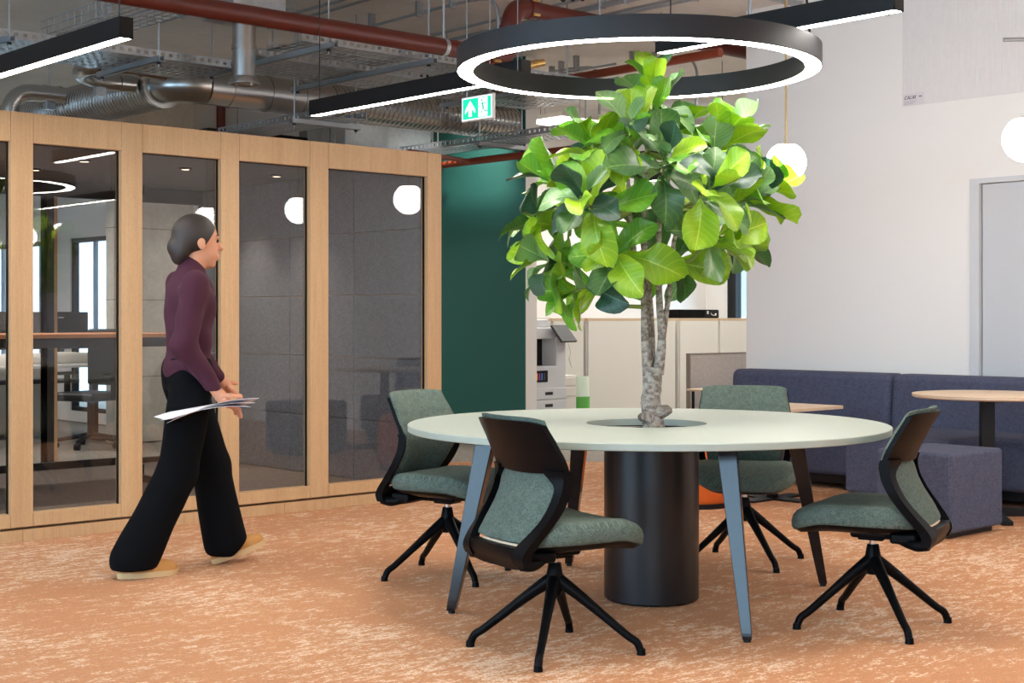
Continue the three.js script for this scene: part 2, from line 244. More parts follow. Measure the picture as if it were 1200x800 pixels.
// ------------------------------------------------------------------ lamps
{
  // ring lamp over the round table
  const ring = thing('ring_lamp', 'large black ring pendant lamp glowing white over the round table', 'lamp', [4.339, 2.185, -3.986]);
  const ro = 0.738, ri = 0.668, h = 0.084, pr = [[ri, 0.003], [ri, h], [ro, h], [ro, 0.003], [ro - 0.004, 0], [ro - 0.004, 0.006], [ri + 0.004, 0.006], [ri + 0.004, 0], [ri, 0.003]];
  part('housing', lathe(pr, 160), M.charcoal, ring);
  part('diffuser', lathe([[ro - 0.004, 0.005], [ro - 0.004, 0.0], [ri + 0.004, 0.0], [ri + 0.004, 0.005]].reverse(), 160), M.ringGlow, ring, 'glowing white diffuser');
  for (let i = 0; i < 3; i++) { const a = i * 2.094 + 0.5, r = 0.703; part('suspension_wire', rod([r * Math.cos(a), h, r * Math.sin(a)], [r * Math.cos(a), CEIL - 2.19, r * Math.sin(a)], 0.002, 5), M.zincPlain, ring); }
  part('power_cable', tube([[0.30, h, 0.635], [0.29, 0.5, 0.6], [0.26, CEIL - 2.19, 0.55]], 0.005, { seg: 6 }), M.black, ring);
  const n = 24; for (let i = 0; i < n; i++) { const a = i / n * Math.PI * 2, r = (ro + ri) / 2; area(4.339 + r * Math.cos(a), 2.185 - 0.003, -3.986 - r * Math.sin(a), 0.06, 2 * Math.PI * r / n, L_RING, a); }
}
function linear(x, y, v0, v1, label, glow = L_LINE) {
  const t = thing('linear_lamp', label, 'lamp', [x, y, -(v0 + v1) / 2], 0, 'black linear pendant lamps'), L = (v1 - v0) / 2, w = 0.03, h = 0.085;
  part('housing', [box(-w, w, 0.012, h, -L, L), box(-w, -w + 0.004, 0, 0.012, -L, L), box(w - 0.004, w, 0, 0.012, -L, L), box(-w, w, 0, 0.012, -L, -L + 0.004), box(-w, w, 0, 0.012, L - 0.004, L)], M.black, t);
  part('diffuser', box(-w + 0.004, w - 0.004, 0.001, 0.012, -L + 0.004, L - 0.004), M.lineGlow, t, 'glowing white diffuser');
  for (const s of [-1, 1]) part('suspension_wire', rod([0, h, s * (L - 0.06)], [0, CEIL - y, s * (L - 0.06)], 0.003, 5), M.charcoal, t);
  area(x, y - 0.003, -(v0 + v1) / 2, 2 * w - 0.008, 2 * L - 0.01, glow);
}
linear(2.74, 2.3, 5.28, 7.0, 'black linear pendant lamp in front of the booth with nothing round beside it');
linear(4.57, 2.3, 4.9, 6.63, 'black linear pendant lamp between the ring lamp and the booth roof');
linear(4.57, 2.3, 2.91, 4.07, 'black linear pendant lamp above the ring lamp towards the white wall');
linear(2.74, 2.3, 1.6, 3.4, 'black linear pendant lamp outside the view over the open carpet'); linear(0.9, 2.3, 5.3, 7.0, 'black linear pendant lamp left of the open carpet'); linear(0.9, 2.3, -1.0, 2.6, 'black linear pendant lamp near the entrance'); linear(4.57, 2.3, -2.2, 0.8, 'black linear pendant lamp along the near white wall'); linear(6.4, 2.3, -2.0, 2.2, 'black linear pendant lamp over the near sofa end');
linear(5.0, 2.28, 12.0, 15.2, 'black linear pendant lamp over the office desks behind the booth', 40); linear(2.6, 2.28, 11.4, 15.4, 'black linear pendant lamp over the office desks beside the street windows', 40);
linear(10.6, 2.75, 8.6, 11.2, 'black linear pendant lamp in the copy room'); linear(12.3, 2.75, 8.6, 11.2, 'black linear pendant lamp by the copy room window');
linear(7.6, 2.2, 10.7, 12.4, 'black linear pendant lamp before the green wall');
// square panels in the copy room ceiling
[[10.2, 7.5], [12.0, 7.5], [11.6, 8.9], [10.4, 10.6], [12.2, 10.6], [13.2, 9.4]].forEach(([x, v], i) => { const t = thing('ceiling_panel_light', 'square white panel light in the copy room', 'lamp', [x, 3.2, -v], 0, 'square panel lights in the copy room'); part('panel_frame', box(-0.31, 0.31, 0.006, 0.05, -0.31, 0.31), M.white, t); part('diffuser', box(-0.295, 0.295, 0, 0.006, -0.295, 0.295), M.lamp(v < 8 ? 6 : 4), t, 'glowing white diffuser'); for (const s of [-0.25, 0.25]) part('suspension_wire', rod([s, 0.05, 0], [s, CEIL - 3.202, 0], 0.003, 5), M.zincPlain, t); area(x, 3.196, -v, 0.58, 0.58, v < 8 ? 9 : 6); });
// spotlights on a ceiling track that wash the green wall
{
  const t = thing('track_spotlight', 'black track spotlight washing the green wall', 'lamp', [8.1, 3.3, -10.0]);
  part('lamp_head', cyl(0.04, 0.05, -0.1, 0.06, 0, 0, 24).rotateZ(0.5), M.black, t); part('stem', rod([0, 0.04, 0], [0, CEIL - 3.302, 0], 0.008), M.black, t); part('light_lens', cyl(0.035, 0.035, -0.104, -0.1, 0, 0, 20).rotateZ(0.5), M.lamp(12), t);
  const l = new THREE.SpotLight(LAMP, 4.5, 0, 1.0, 0.6, 2); l.position.set(8.155, 3.19, -10.0); l.target.position.set(9.2, 1.5, -10.4); l.castShadow = true; l.shadow.radius = 5; l.name = 'spot_light'; scene.add(l, l.target);
}
// globe pendants in a row along the sofa
for (let i = 0; i < 6; i++) {
  const v = 5.485 - i * 1.6, x = 7.34, y = 2.155;
  const t = thing('globe_pendant', i === 0 ? 'white glass globe pendant on brass rod above the square side table' : i === 1 ? 'white glass globe pendant beside the grey door' : 'white glass globe pendant mirrored in the booth glass', 'lamp', [x, y, -v], 0, 'globe pendants in a row along the sofa');
  const pts = []; for (let k = 0; k <= 20; k++) { const a = -Math.PI / 2 + k / 20 * (Math.PI / 2 + 1.05); pts.push([Math.max(0, 0.125 * Math.cos(a)), 0.125 * Math.sin(a)]); }
  part('globe', lathe(pts, 40), M.globeGlow, t, 'glowing opal glass globe');
  part('cap', lathe([[0, 0.122], [0.02, 0.12], [0.055, 0.114], [0.063, 0.107], [0, 0.107]].reverse(), 32), M.brass, t);
  part('rod', rod([0, 0.12, 0], [0, CEIL - y, 0], 0.007), M.brass, t);
  const l = new THREE.PointLight(new THREE.Color(1, 0.95, 0.9), L_GLOBE * 0.0491 * 0.25, 0, 2); l.position.set(x, y, -v); l.shadow.radius = 5.5; l.castShadow = true; l.name = 'globe_light'; scene.add(l);
}
// ------------------------------------------------------------------ meeting booth with oak frame
{
  const b = thing('meeting_booth', 'oak framed glass meeting booth with grey felt panels inside', 'booth', [0, 0, 0]);
  const F = 7.343, R = 10.3, X0 = 1.9, X1 = 6.082, H = 2.268, posts = [[1.9, 2.02], [2.52, 2.642], [3.152, 3.273], [3.782, 3.909], [4.413, 4.535], [5.038, 5.174], [5.965, 6.082]];
  const zf = -F, g = 0.0015;
  for (const [a, c] of posts) part('post', rbox(a, c, 0.078, H, zf - 0.07, zf, 0.003, 2), M.oak, b);
  for (let i = 0; i < posts.length - 1; i++) {
    const a = posts[i][1] + g, c = posts[i + 1][0] - g;
    part('header_panel', rbox(a, c, 2.11, H, zf - 0.07, zf - 0.002, 0.002, 2), M.oak, b);
    part('sill_panel', rbox(a, c, 0.078, 0.15, zf - 0.07, zf - 0.002, 0.002, 2), M.oak, b);
    part('pane', box(a, c, 0.15, 2.11, zf - 0.045, zf - 0.039), M.glass, b, 'clear glass pane');
    part('seal', [box(a, a + 0.006, 0.15, 2.11, zf - 0.05, zf - 0.034), box(c - 0.006, c, 0.15, 2.11, zf - 0.05, zf - 0.034), box(a, c, 2.104, 2.11, zf - 0.05, zf - 0.034)], M.black, b);
  }
  for (const [a, c] of [[1.9, 3.215], [3.217, 4.85], [4.852, 6.082]]) part('plinth_panel', rbox(a, c, 0, 0.064, zf - 0.07, zf, 0.002, 2), M.oak, b);
  part('base_rail', box(X0, X1, 0.05, 0.09, zf - 0.095, zf - 0.0705), M.oak, b);
  for (const y of [0.33, 1.9]) part('hinge', box(3.905, 3.93, y - 0.03, y + 0.03, zf - 0.056, zf - 0.02), M.black, b);
  // right end: outer oak skin, inner felt panels, floor, roof, rear frame
  part('end_wall', box(6.02, 6.08, 0, H, -R, zf - 0.07), M.oak, b);
  const vs = [7.42, 8.19, 8.99, 9.79, 10.27], hs = [0.05, 0.475, 0.905, 1.34, 1.775, 2.2];
  for (let i = 0; i < 4; i++) for (let k = 0; k < 5; k++) part('felt_panel', rbox(5.985, 6.02, hs[k] + 0.002, hs[k + 1] - 0.002, -vs[i + 1] + 0.002, -vs[i] - 0.002, 0.004, 2), M.felt, b);
  part('booth_floor', box(X0, 6.02, 0.0, 0.05, -R, zf - 0.0705), M.darkCarpet, b, 'dark brown carpet');
  part('booth_ceiling', box(X0, 6.02, 2.2, 2.25, -R, zf - 0.07), M.felt, b, 'grey felt ceiling');
  part('booth_roof', box(X0, X1, 2.25, H - 0.002, -R, zf - 0.07), M.oak, b);
  part('rear_header', box(X0, 6.02, 2.09, 2.2, -R, -R + 0.06), M.boothDark, b);
  part('rear_rail', box(X0, 6.02, 0.05, 0.09, -R, -R + 0.05), M.boothDark, b);
  for (const x of [2.0, 3.4, 4.7]) { part('rear_post', box(x - 0.028, x + 0.028, 0.05, 2.09, -R + 0.005, -R + 0.055), M.boothDark, b); for (const s of [-1, 1]) part('rear_post_edge', box(x + s * 0.028, x + s * 0.052, 0.05, 2.09, -R, -R + 0.06), M.oak, b); }
  const rx = [2.052, 3.348, 3.452, 4.648, 4.752, 5.985]; for (let i = 0; i < 6; i += 2) part('rear_pane', box(rx[i], rx[i + 1], 0.09, 2.09, -R + 0.025, -R + 0.03), M.glass, b, 'clear glass pane');
  part('left_wall', box(X0, X0 + 0.06, 0.05, 2.2, -R, zf - 0.07), M.felt, b);
  for (const v of [8.7, 9.44]) for (const x of [2.76, 3.49, 4.22, 4.95, 5.68]) {
    const d = part('downlight', lathe([[0.03, 2.19], [0.032, 2.186], [0.048, 2.197], [0.048, 2.2], [0.03, 2.2]], 24).translate(x, 0, -v), M.black, b);
    part('light_lens', cyl(0.03, 0.03, 2.188, 2.194, x, -v, 20), std({ color: '#ffffff', emissive: new THREE.Color(1, 0.78, 0.55), emissiveIntensity: 2.2 }), d);
    const s = new THREE.SpotLight(new THREE.Color(1, 0.84, 0.7), 2.2, 0, 0.75, 0.7, 2); s.position.set(x, 2.18, -v); s.target.position.set(x, 0, -v); s.castShadow = true; s.shadow.radius = 1.2; s.name = 'downlight_light'; scene.add(s, s.target);
  }
  // high table inside
  const t = thing('bar_table', 'high table with oak top and black frame inside the booth', 'table', [0, 0.05, 0]);
  part('table_top', rbox(2.6, 4.9, 1.005, 1.03, -9.4, -8.48, 0.003, 2), M.boothTop, t);
  part('apron', [box(2.65, 4.86, 0.945, 1.005, -8.56, -8.51), box(2.65, 4.86, 0.945, 1.005, -9.37, -9.32), box(4.81, 4.86, 0.945, 1.005, -9.32, -8.56), box(2.65, 2.7, 0.945, 1.005, -9.32, -8.56)], M.black, t);
  for (const x of [2.65, 4.8]) for (const z of [-8.57, -9.37]) part('leg', box(x, x + 0.06, 0, 0.945, z, z + 0.06), M.black, t);
  part('foot_rail', [box(2.65, 4.86, 0.1, 0.15, -9.36, -9.32), box(4.81, 4.85, 0.0, 0.045, -9.32, -8.56)], M.black, t);
}
// ------------------------------------------------------------------ walking person
// distance fields joined smoothly and meshed with surface nets
const cap = (a, b, ra, rb) => { const A = V3(...a), d = V3(...b).sub(A), L2 = d.lengthSq(); return (x, y, z) => { const px = x - A.x, py = y - A.y, pz = z - A.z, t = clamp((px * d.x + py * d.y + pz * d.z) / L2), qx = px - d.x * t, qy = py - d.y * t, qz = pz - d.z * t; return Math.sqrt(qx * qx + qy * qy + qz * qz) - lerp(ra, rb, t); }; };
const ell = (c, r, tilt = 0) => { const ct = Math.cos(tilt), st = Math.sin(tilt), m = Math.min(...r); return (x, y, z) => { let dx = x - c[0], dy = y - c[1]; const dz = z - c[2]; [dx, dy] = [dx * ct + dy * st, -dx * st + dy * ct]; const k = Math.sqrt((dx / r[0]) ** 2 + (dy / r[1]) ** 2 + (dz / r[2]) ** 2), k2 = Math.sqrt((dx / r[0] ** 2) ** 2 + (dy / r[1] ** 2) ** 2 + (dz / r[2] ** 2) ** 2) || 1 / m; return k * (k - 1) / k2; }; };
const union = (list, k) => (x, y, z) => { let d = list[0](x, y, z); for (let i = 1; i < list.length; i++) { const e = list[i](x, y, z), h = Math.max(k - Math.abs(d - e), 0) / k; d = Math.min(d, e) - h * h * k * 0.25; } return d; };
const cut = (f, g, k = 0.004) => (x, y, z) => { const d = f(x, y, z), e = g(x, y, z), h = Math.max(k - Math.abs(d - e), 0) / k; return Math.max(d, e) + h * h * k * 0.25; };
function nets(f, lo, hi, cell) {
  const n = lo.map((a, i) => Math.ceil((hi[i] - a) / cell) + 1), [nx, ny, nz] = n, val = new Float32Array(nx * ny * nz), id = (i, j, k) => (k * ny + j) * nx + i, vert = new Int32Array(nx * ny * nz).fill(-1), pos = [], idx = [];
  for (let k = 0; k < nz; k++) for (let j = 0; j < ny; j++) for (let i = 0; i < nx; i++) val[id(i, j, k)] = f(lo[0] + i * cell, lo[1] + j * cell, lo[2] + k * cell);
  const C = [[0, 0, 0], [1, 0, 0], [0, 1, 0], [1, 1, 0], [0, 0, 1], [1, 0, 1], [0, 1, 1], [1, 1, 1]], Ed = [[0, 1], [2, 3], [4, 5], [6, 7], [0, 2], [1, 3], [4, 6], [5, 7], [0, 4], [1, 5], [2, 6], [3, 7]];
  for (let k = 0; k < nz - 1; k++) for (let j = 0; j < ny - 1; j++) for (let i = 0; i < nx - 1; i++) {
    const v = C.map(([a, b, c]) => val[id(i + a, j + b, k + c)]); if (v.every((q) => q > 0) || v.every((q) => q <= 0)) continue;
    let sx = 0, sy = 0, sz = 0, m = 0; for (const [a, b] of Ed) if ((v[a] > 0) !== (v[b] > 0)) { const t = v[a] / (v[a] - v[b]); sx += lerp(C[a][0], C[b][0], t); sy += lerp(C[a][1], C[b][1], t); sz += lerp(C[a][2], C[b][2], t); m++; }
    vert[id(i, j, k)] = pos.length / 3; pos.push(lo[0] + (i + sx / m) * cell, lo[1] + (j + sy / m) * cell, lo[2] + (k + sz / m) * cell);
  }
  const quad = (a, b, c, d, flip) => { if (a < 0 || b < 0 || c < 0 || d < 0) return; flip ? idx.push(a, c, b, a, d, c) : idx.push(a, b, c, a, c, d); };
  for (let k = 1; k < nz - 1; k++) for (let j = 1; j < ny - 1; j++) for (let i = 1; i < nx - 1; i++) {
    const s = val[id(i, j, k)] <= 0;
    if (s !== val[id(i + 1, j, k)] <= 0) quad(vert[id(i, j - 1, k - 1)], vert[id(i, j, k - 1)], vert[id(i, j, k)], vert[id(i, j - 1, k)], !s);
    if (s !== val[id(i, j + 1, k)] <= 0) quad(vert[id(i - 1, j, k - 1)], vert[id(i - 1, j, k)], vert[id(i, j, k)], vert[id(i, j, k - 1)], !s);
    if (s !== val[id(i, j, k + 1)] <= 0) quad(vert[id(i - 1, j - 1, k)], vert[id(i, j - 1, k)], vert[id(i, j, k)], vert[id(i - 1, j, k)], !s);
  }
  const nor = [], e = cell * 0.5; for (let i = 0; i < pos.length; i += 3) { const [x, y, z] = [pos[i], pos[i + 1], pos[i + 2]], gx = f(x + e, y, z) - f(x - e, y, z), gy = f(x, y + e, z) - f(x, y - e, z), gz = f(x, y, z + e) - f(x, y, z - e), l = Math.hypot(gx, gy, gz) || 1; nor.push(gx / l, gy / l, gz / l); }
  const g = new THREE.BufferGeometry(); g.setAttribute('position', new THREE.Float32BufferAttribute(pos, 3)); g.setAttribute('normal', new THREE.Float32BufferAttribute(nor, 3)); g.setAttribute('uv', new THREE.Float32BufferAttribute(pos.filter((_, i) => i % 3 < 2), 2)); g.setIndex(idx); return g;
}
{
  const p = thing('person', 'walking person in a maroon top and wide black trousers carrying paper sheets', 'person', [3.44, 0, -6.03], -0.25);
  const J = { pel: [0, 0.92, 0], ch: [0.015, 1.2, 0], nb: [0.01, 1.385, 0], hd: [0.055, 1.545, 0], hipR: [0, 0.87, 0.085], knR: [-0.06, 0.47, 0.095], anR: [-0.27, 0.1, 0.1], hipL: [0.01, 0.87, -0.085], knL: [0.15, 0.48, -0.09], anL: [0.2, 0.12, -0.085], shR: [-0.005, 1.345, 0.165], elR: [-0.07, 1.06, 0.205], wrR: [0.07, 0.86, 0.2], shL: [0.0, 1.345, -0.165], elL: [0.05, 1.08, -0.2], wrL: [0.19, 0.9, -0.15] };
  const handAt = (w, s) => { const f = []; const c = [w[0] + 0.045, w[1] - 0.055, w[2]]; f.push(cap(w, c, 0.026, 0.03), cap([c[0] + 0.01, c[1], c[2] - 0.02], [c[0] + 0.02, c[1] - 0.02, c[2] + 0.02], 0.022, 0.02)); const len = [0.062, 0.07, 0.066, 0.052]; for (let i = 0; i < 4; i++) { const z = c[2] + s * (0.03 - i * 0.02), k = [c[0] + 0.032, c[1] - 0.03, z], m = [k[0] + len[i] * 0.55, k[1] - len[i] * 0.25, z], e = [m[0] + len[i] * 0.15, m[1] - len[i] * 0.5, z]; f.push(cap([c[0], c[1], z], k, 0.011, 0.0095), cap(k, m, 0.0095, 0.0088), cap(m, e, 0.0088, 0.0078)); } const tz = c[2] + s * 0.03, th = [c[0] + 0.02, c[1] + 0.02, tz + s * 0.02]; f.push(cap([c[0] - 0.02, c[1] + 0.02, c[2] + s * 0.012], th, 0.013, 0.0105), cap(th, [th[0] + 0.045, th[1] - 0.005, th[2] - s * 0.008], 0.0105, 0.0085)); return union(f, 0.006); };
  const coarse = union([ell([0, 0.95, 0], [0.095, 0.12, 0.145]), ell([0.01, 1.12, 0], [0.085, 0.18, 0.12]), ell([0.015, 1.27, 0], [0.095, 0.13, 0.155]), cap(J.nb, [0.04, 1.46, 0], 0.052, 0.048), cap(J.hipR, J.knR, 0.082, 0.055), cap(J.knR, J.anR, 0.052, 0.036), cap(J.hipL, J.knL, 0.082, 0.055), cap(J.knL, J.anL, 0.052, 0.036), cap(J.anR, [-0.17, 0.045, 0.1], 0.033, 0.02), cap(J.anL, [0.29, 0.095, -0.085], 0.033, 0.02), cap(J.shR, J.elR, 0.045, 0.037), cap(J.elR, J.wrR, 0.036, 0.026), cap(J.shL, J.elL, 0.045, 0.037), cap(J.elL, J.wrL, 0.036, 0.026)], 0.04);
  const h = J.hd, head = union([ell([h[0] - 0.012, h[1] + 0.025, 0], [0.098, 0.095, 0.076]), ell([h[0] + 0.03, h[1] - 0.04, 0], [0.062, 0.085, 0.056], -0.12), ell([h[0] + 0.052, h[1] - 0.105, 0], [0.03, 0.024, 0.026]), cap([h[0] + 0.09, h[1] + 0.005, 0], [h[0] + 0.108, h[1] - 0.032, 0], 0.008, 0.0125), ell([h[0] + 0.085, h[1] - 0.066, 0], [0.014, 0.007, 0.022]), ell([h[0] + 0.083, h[1] - 0.08, 0], [0.014, 0.007, 0.019]), ell([h[0] + 0.074, h[1] + 0.018, 0.0], [0.02, 0.012, 0.045]), ell([h[0] - 0.008, h[1] - 0.015, 0.078], [0.018, 0.031, 0.008], 0.2), ell([h[0] - 0.008, h[1] - 0.015, -0.078], [0.018, 0.031, 0.008], 0.2), cap([0.03, 1.40, 0], [h[0] - 0.01, h[1] - 0.06, 0], 0.05, 0.05)], 0.016);
  const handR = handAt(J.wrR, 1), handL = handAt(J.wrL, -1);
  const body = [nets(coarse, [-0.42, 0, -0.32], [0.48, 1.47, 0.32], 0.012), nets(head, [-0.12, 1.36, -0.11], [0.2, 1.7, 0.11], 0.004), nets(handR, [0, 0.66, 0.1], [0.24, 0.92, 0.3], 0.0035), nets(handL, [0.1, 0.7, -0.27], [0.36, 0.96, -0.05], 0.0035)];
  part('body', body, M.skin, p);
  const hair = union([cut(ell([h[0] - 0.022, h[1] + 0.03, 0], [0.106, 0.1, 0.086]), (x, y) => (x - (h[0] + 0.066)) + (y - h[1] - 0.05) * -0.7), ell([h[0] - 0.085, h[1] - 0.03, 0], [0.045, 0.085, 0.072], -0.2), ell([h[0] - 0.115, h[1] - 0.03, 0], [0.034, 0.04, 0.04])], 0.02);
  part('hair', nets(hair, [-0.2, 1.38, -0.12], [0.2, 1.7, 0.12], 0.005), M.hair, p);
  for (const s of [-1, 1]) { part('eye', new THREE.SphereGeometry(0.0095, 14, 10).translate(h[0] + 0.081, h[1] + 0.002, s * 0.031), std({ color: '#231a16', roughness: 0.2 }), p); part('eyebrow', tube([[h[0] + 0.09, h[1] + 0.025, s * 0.016], [h[0] + 0.085, h[1] + 0.031, s * 0.035], [h[0] + 0.07, h[1] + 0.024, s * 0.05]], [0.003, 0.004, 0.002], { seg: 6 }), M.hair, p); }
  part('mouth', ell2(0.0, [h[0] + 0.0935, h[1] - 0.073, 0], [0.006, 0.003, 0.017]), std({ color: '#93493e', roughness: 0.6 }), p);
  const fold = (x, y, z) => 0.0035 * Math.sin(y * 38 + x * 16 + Math.sin(z * 25) * 1.3);
  const topF = union([ell([0, 0.93, 0], [0.118, 0.1, 0.165]), ell([0.01, 1.12, 0], [0.108, 0.2, 0.145]), ell([0.015, 1.265, 0], [0.115, 0.14, 0.18]), cap(J.nb, [0.02, 1.425, 0], 0.066, 0.058), cap(J.shR, J.elR, 0.062, 0.055), cap(J.elR, J.wrR, 0.054, 0.038), cap(J.shL, J.elL, 0.062, 0.055), cap(J.elL, J.wrL, 0.054, 0.038)], 0.045);
  part('top', nets(cut((x, y, z) => topF(x, y, z) + fold(x, y, z), (x, y) => 0.845 - y), [-0.22, 0.8, -0.3], [0.3, 1.5, 0.3], 0.01), M.maroon, p, 'maroon long-sleeved top');
  const leg = (a, k, an, hem) => [cap(a, k, 0.1, 0.092), cap(k, an, 0.09, hem)], legs = union([ell([0, 0.93, 0], [0.115, 0.13, 0.158]), ...leg(J.hipR, [-0.07, 0.47, 0.095], [-0.275, 0.075, 0.1], 0.108), ...leg(J.hipL, [0.14, 0.47, -0.09], [0.21, 0.1, -0.085], 0.105)], 0.03);
  part('trousers', nets(cut((x, y, z) => legs(x, y, z) + 0.6 * fold(x, y * 0.4, z), (x, y) => Math.max(y - 1.0, 0.04 + Math.max(0, (x - 0.22) * 0.9) - y)), [-0.48, 0, -0.3], [0.44, 1.04, 0.3], 0.01), M.trousers, p, 'wide black trousers');
  const shoe = (x, z, pitch, y) => { const g = new THREE.Group(); g.position.set(x, y, z); g.rotation.z = pitch; p.add(g); g.name = 'shoe'; const out = (a, k) => { const c = Math.cos(a), s = Math.sin(a); return [Math.sign(c) * Math.abs(c) ** 0.75 * 0.135 * k + 0.01, s * (0.043 + 0.008 * c) * k]; }; part('upper', rings([[0.022, 1.0], [0.045, 1.0], [(px) => 0.06 + 0.022 * smooth(0.1, -0.1, px), 0.9], [(px) => 0.07 + 0.04 * smooth(0.09, -0.08, px), 0.66], [(px) => 0.072 + 0.045 * smooth(0.08, -0.06, px), 0.001]], out), M.shoe, g); part('sole', rings([[0, 0.001], [0, 1.02], [0.026, 1.06], [0.027, 0.001]], out), M.sole, g); };
  shoe(-0.22, 0.1, 0, 0.0); shoe(0.27, -0.085, 0.3, 0.035);
  const s = thing('paper_stack', 'white paper sheets held in the walking person\'s hand', 'paper', [3.44, 0, -6.03], -0.25);
  for (let i = 0; i < 3; i++) part('sheet', slab((a, b, k) => { const x = lerp(-0.19 + i * 0.03, 0.2 + i * 0.02, a), z = lerp(0.13, 0.345, b); return [x, 0.745 + 0.14 * (x - 0.0) * (0.55 + 0.3 * i) + 0.03 * Math.sin(a * 2.6) - 0.012 * i + 0.02 * b * i + k * 0.0012, z]; }, 12, 4, 0.6), M.paper, s);
}
function ell2(_, c, r) { return new THREE.SphereGeometry(1, 14, 8).scale(...r).translate(...c); }
// ------------------------------------------------------------------ round table with the planter through it
const TX = 4.507, TZ = -4.09;
{
  const t = thing('round_table', 'large round pale green table with a hole around the tree trunk', 'table', [TX, 0, TZ]);
  part('table_top', lathe([[0.253, 0.716], [0.253, 0.74], [1.001, 0.74], [1.004, 0.737], [1.004, 0.7145], [1.0, 0.712], [0.253, 0.712], [0.253, 0.716]].reverse(), 128), M.laminate, t);
  for (let k = 0; k < 4; k++) {
    const a = (-22.5 + k * 90) * Math.PI / 180, fx = 0.86 * Math.cos(a), fz = -0.86 * Math.sin(a), tx = fx * 0.82, tz = fz * 0.82, yaw = 36 * Math.PI / 180, c = Math.cos(yaw), s = Math.sin(yaw);
    const g = new RoundedBoxGeometry(1, 1, 1, 2, 0.06), p = g.attributes.position;
    for (let i = 0; i < p.count; i++) { const q = p.getY(i) + 0.5, w = lerp(0.046, 0.094, q), x = p.getX(i) * w, z = p.getZ(i) * w * 0.8; p.setXYZ(i, lerp(fx, tx, q) + x * c + z * s, lerp(0.012, 0.712, q), lerp(fz, tz, q) - x * s + z * c); }
    g.computeVertexNormals();
    const l = part('leg', g, M.satin, t); part('foot_pad', cyl(0.014, 0.014, 0, 0.014, fx, fz, 14), M.black, l);
  }
  part('under_frame', [0, 1].map((k) => box(-0.72, 0.72, 0.672, 0.711, -0.02, 0.02).rotateY((-22.5 + k * 90) * Math.PI / 180)).map((g, k) => { return g; }).slice(0, 0).concat([lathe([[0.62, 0.68], [0.66, 0.68], [0.66, 0.712], [0.62, 0.712], [0.62, 0.68]].reverse(), 64)]), M.black, t);
  const pl = thing('tree_planter', 'black cylinder planter standing under the round table', 'planter', [TX + 0.016, 0, TZ + 0.014]);
  part('pot', lathe([[0, 0.004], [0.19, 0.004], [0.199, 0.012], [0.199, 0.7], [0.196, 0.703], [0.188, 0.703], [0.188, 0.58], [0, 0.58]], 72), M.planter, pl);
  part('soil', lathe([[0.187, 0.6], [0.1, 0.625], [0, 0.63]], 40), M.soil, pl);
}
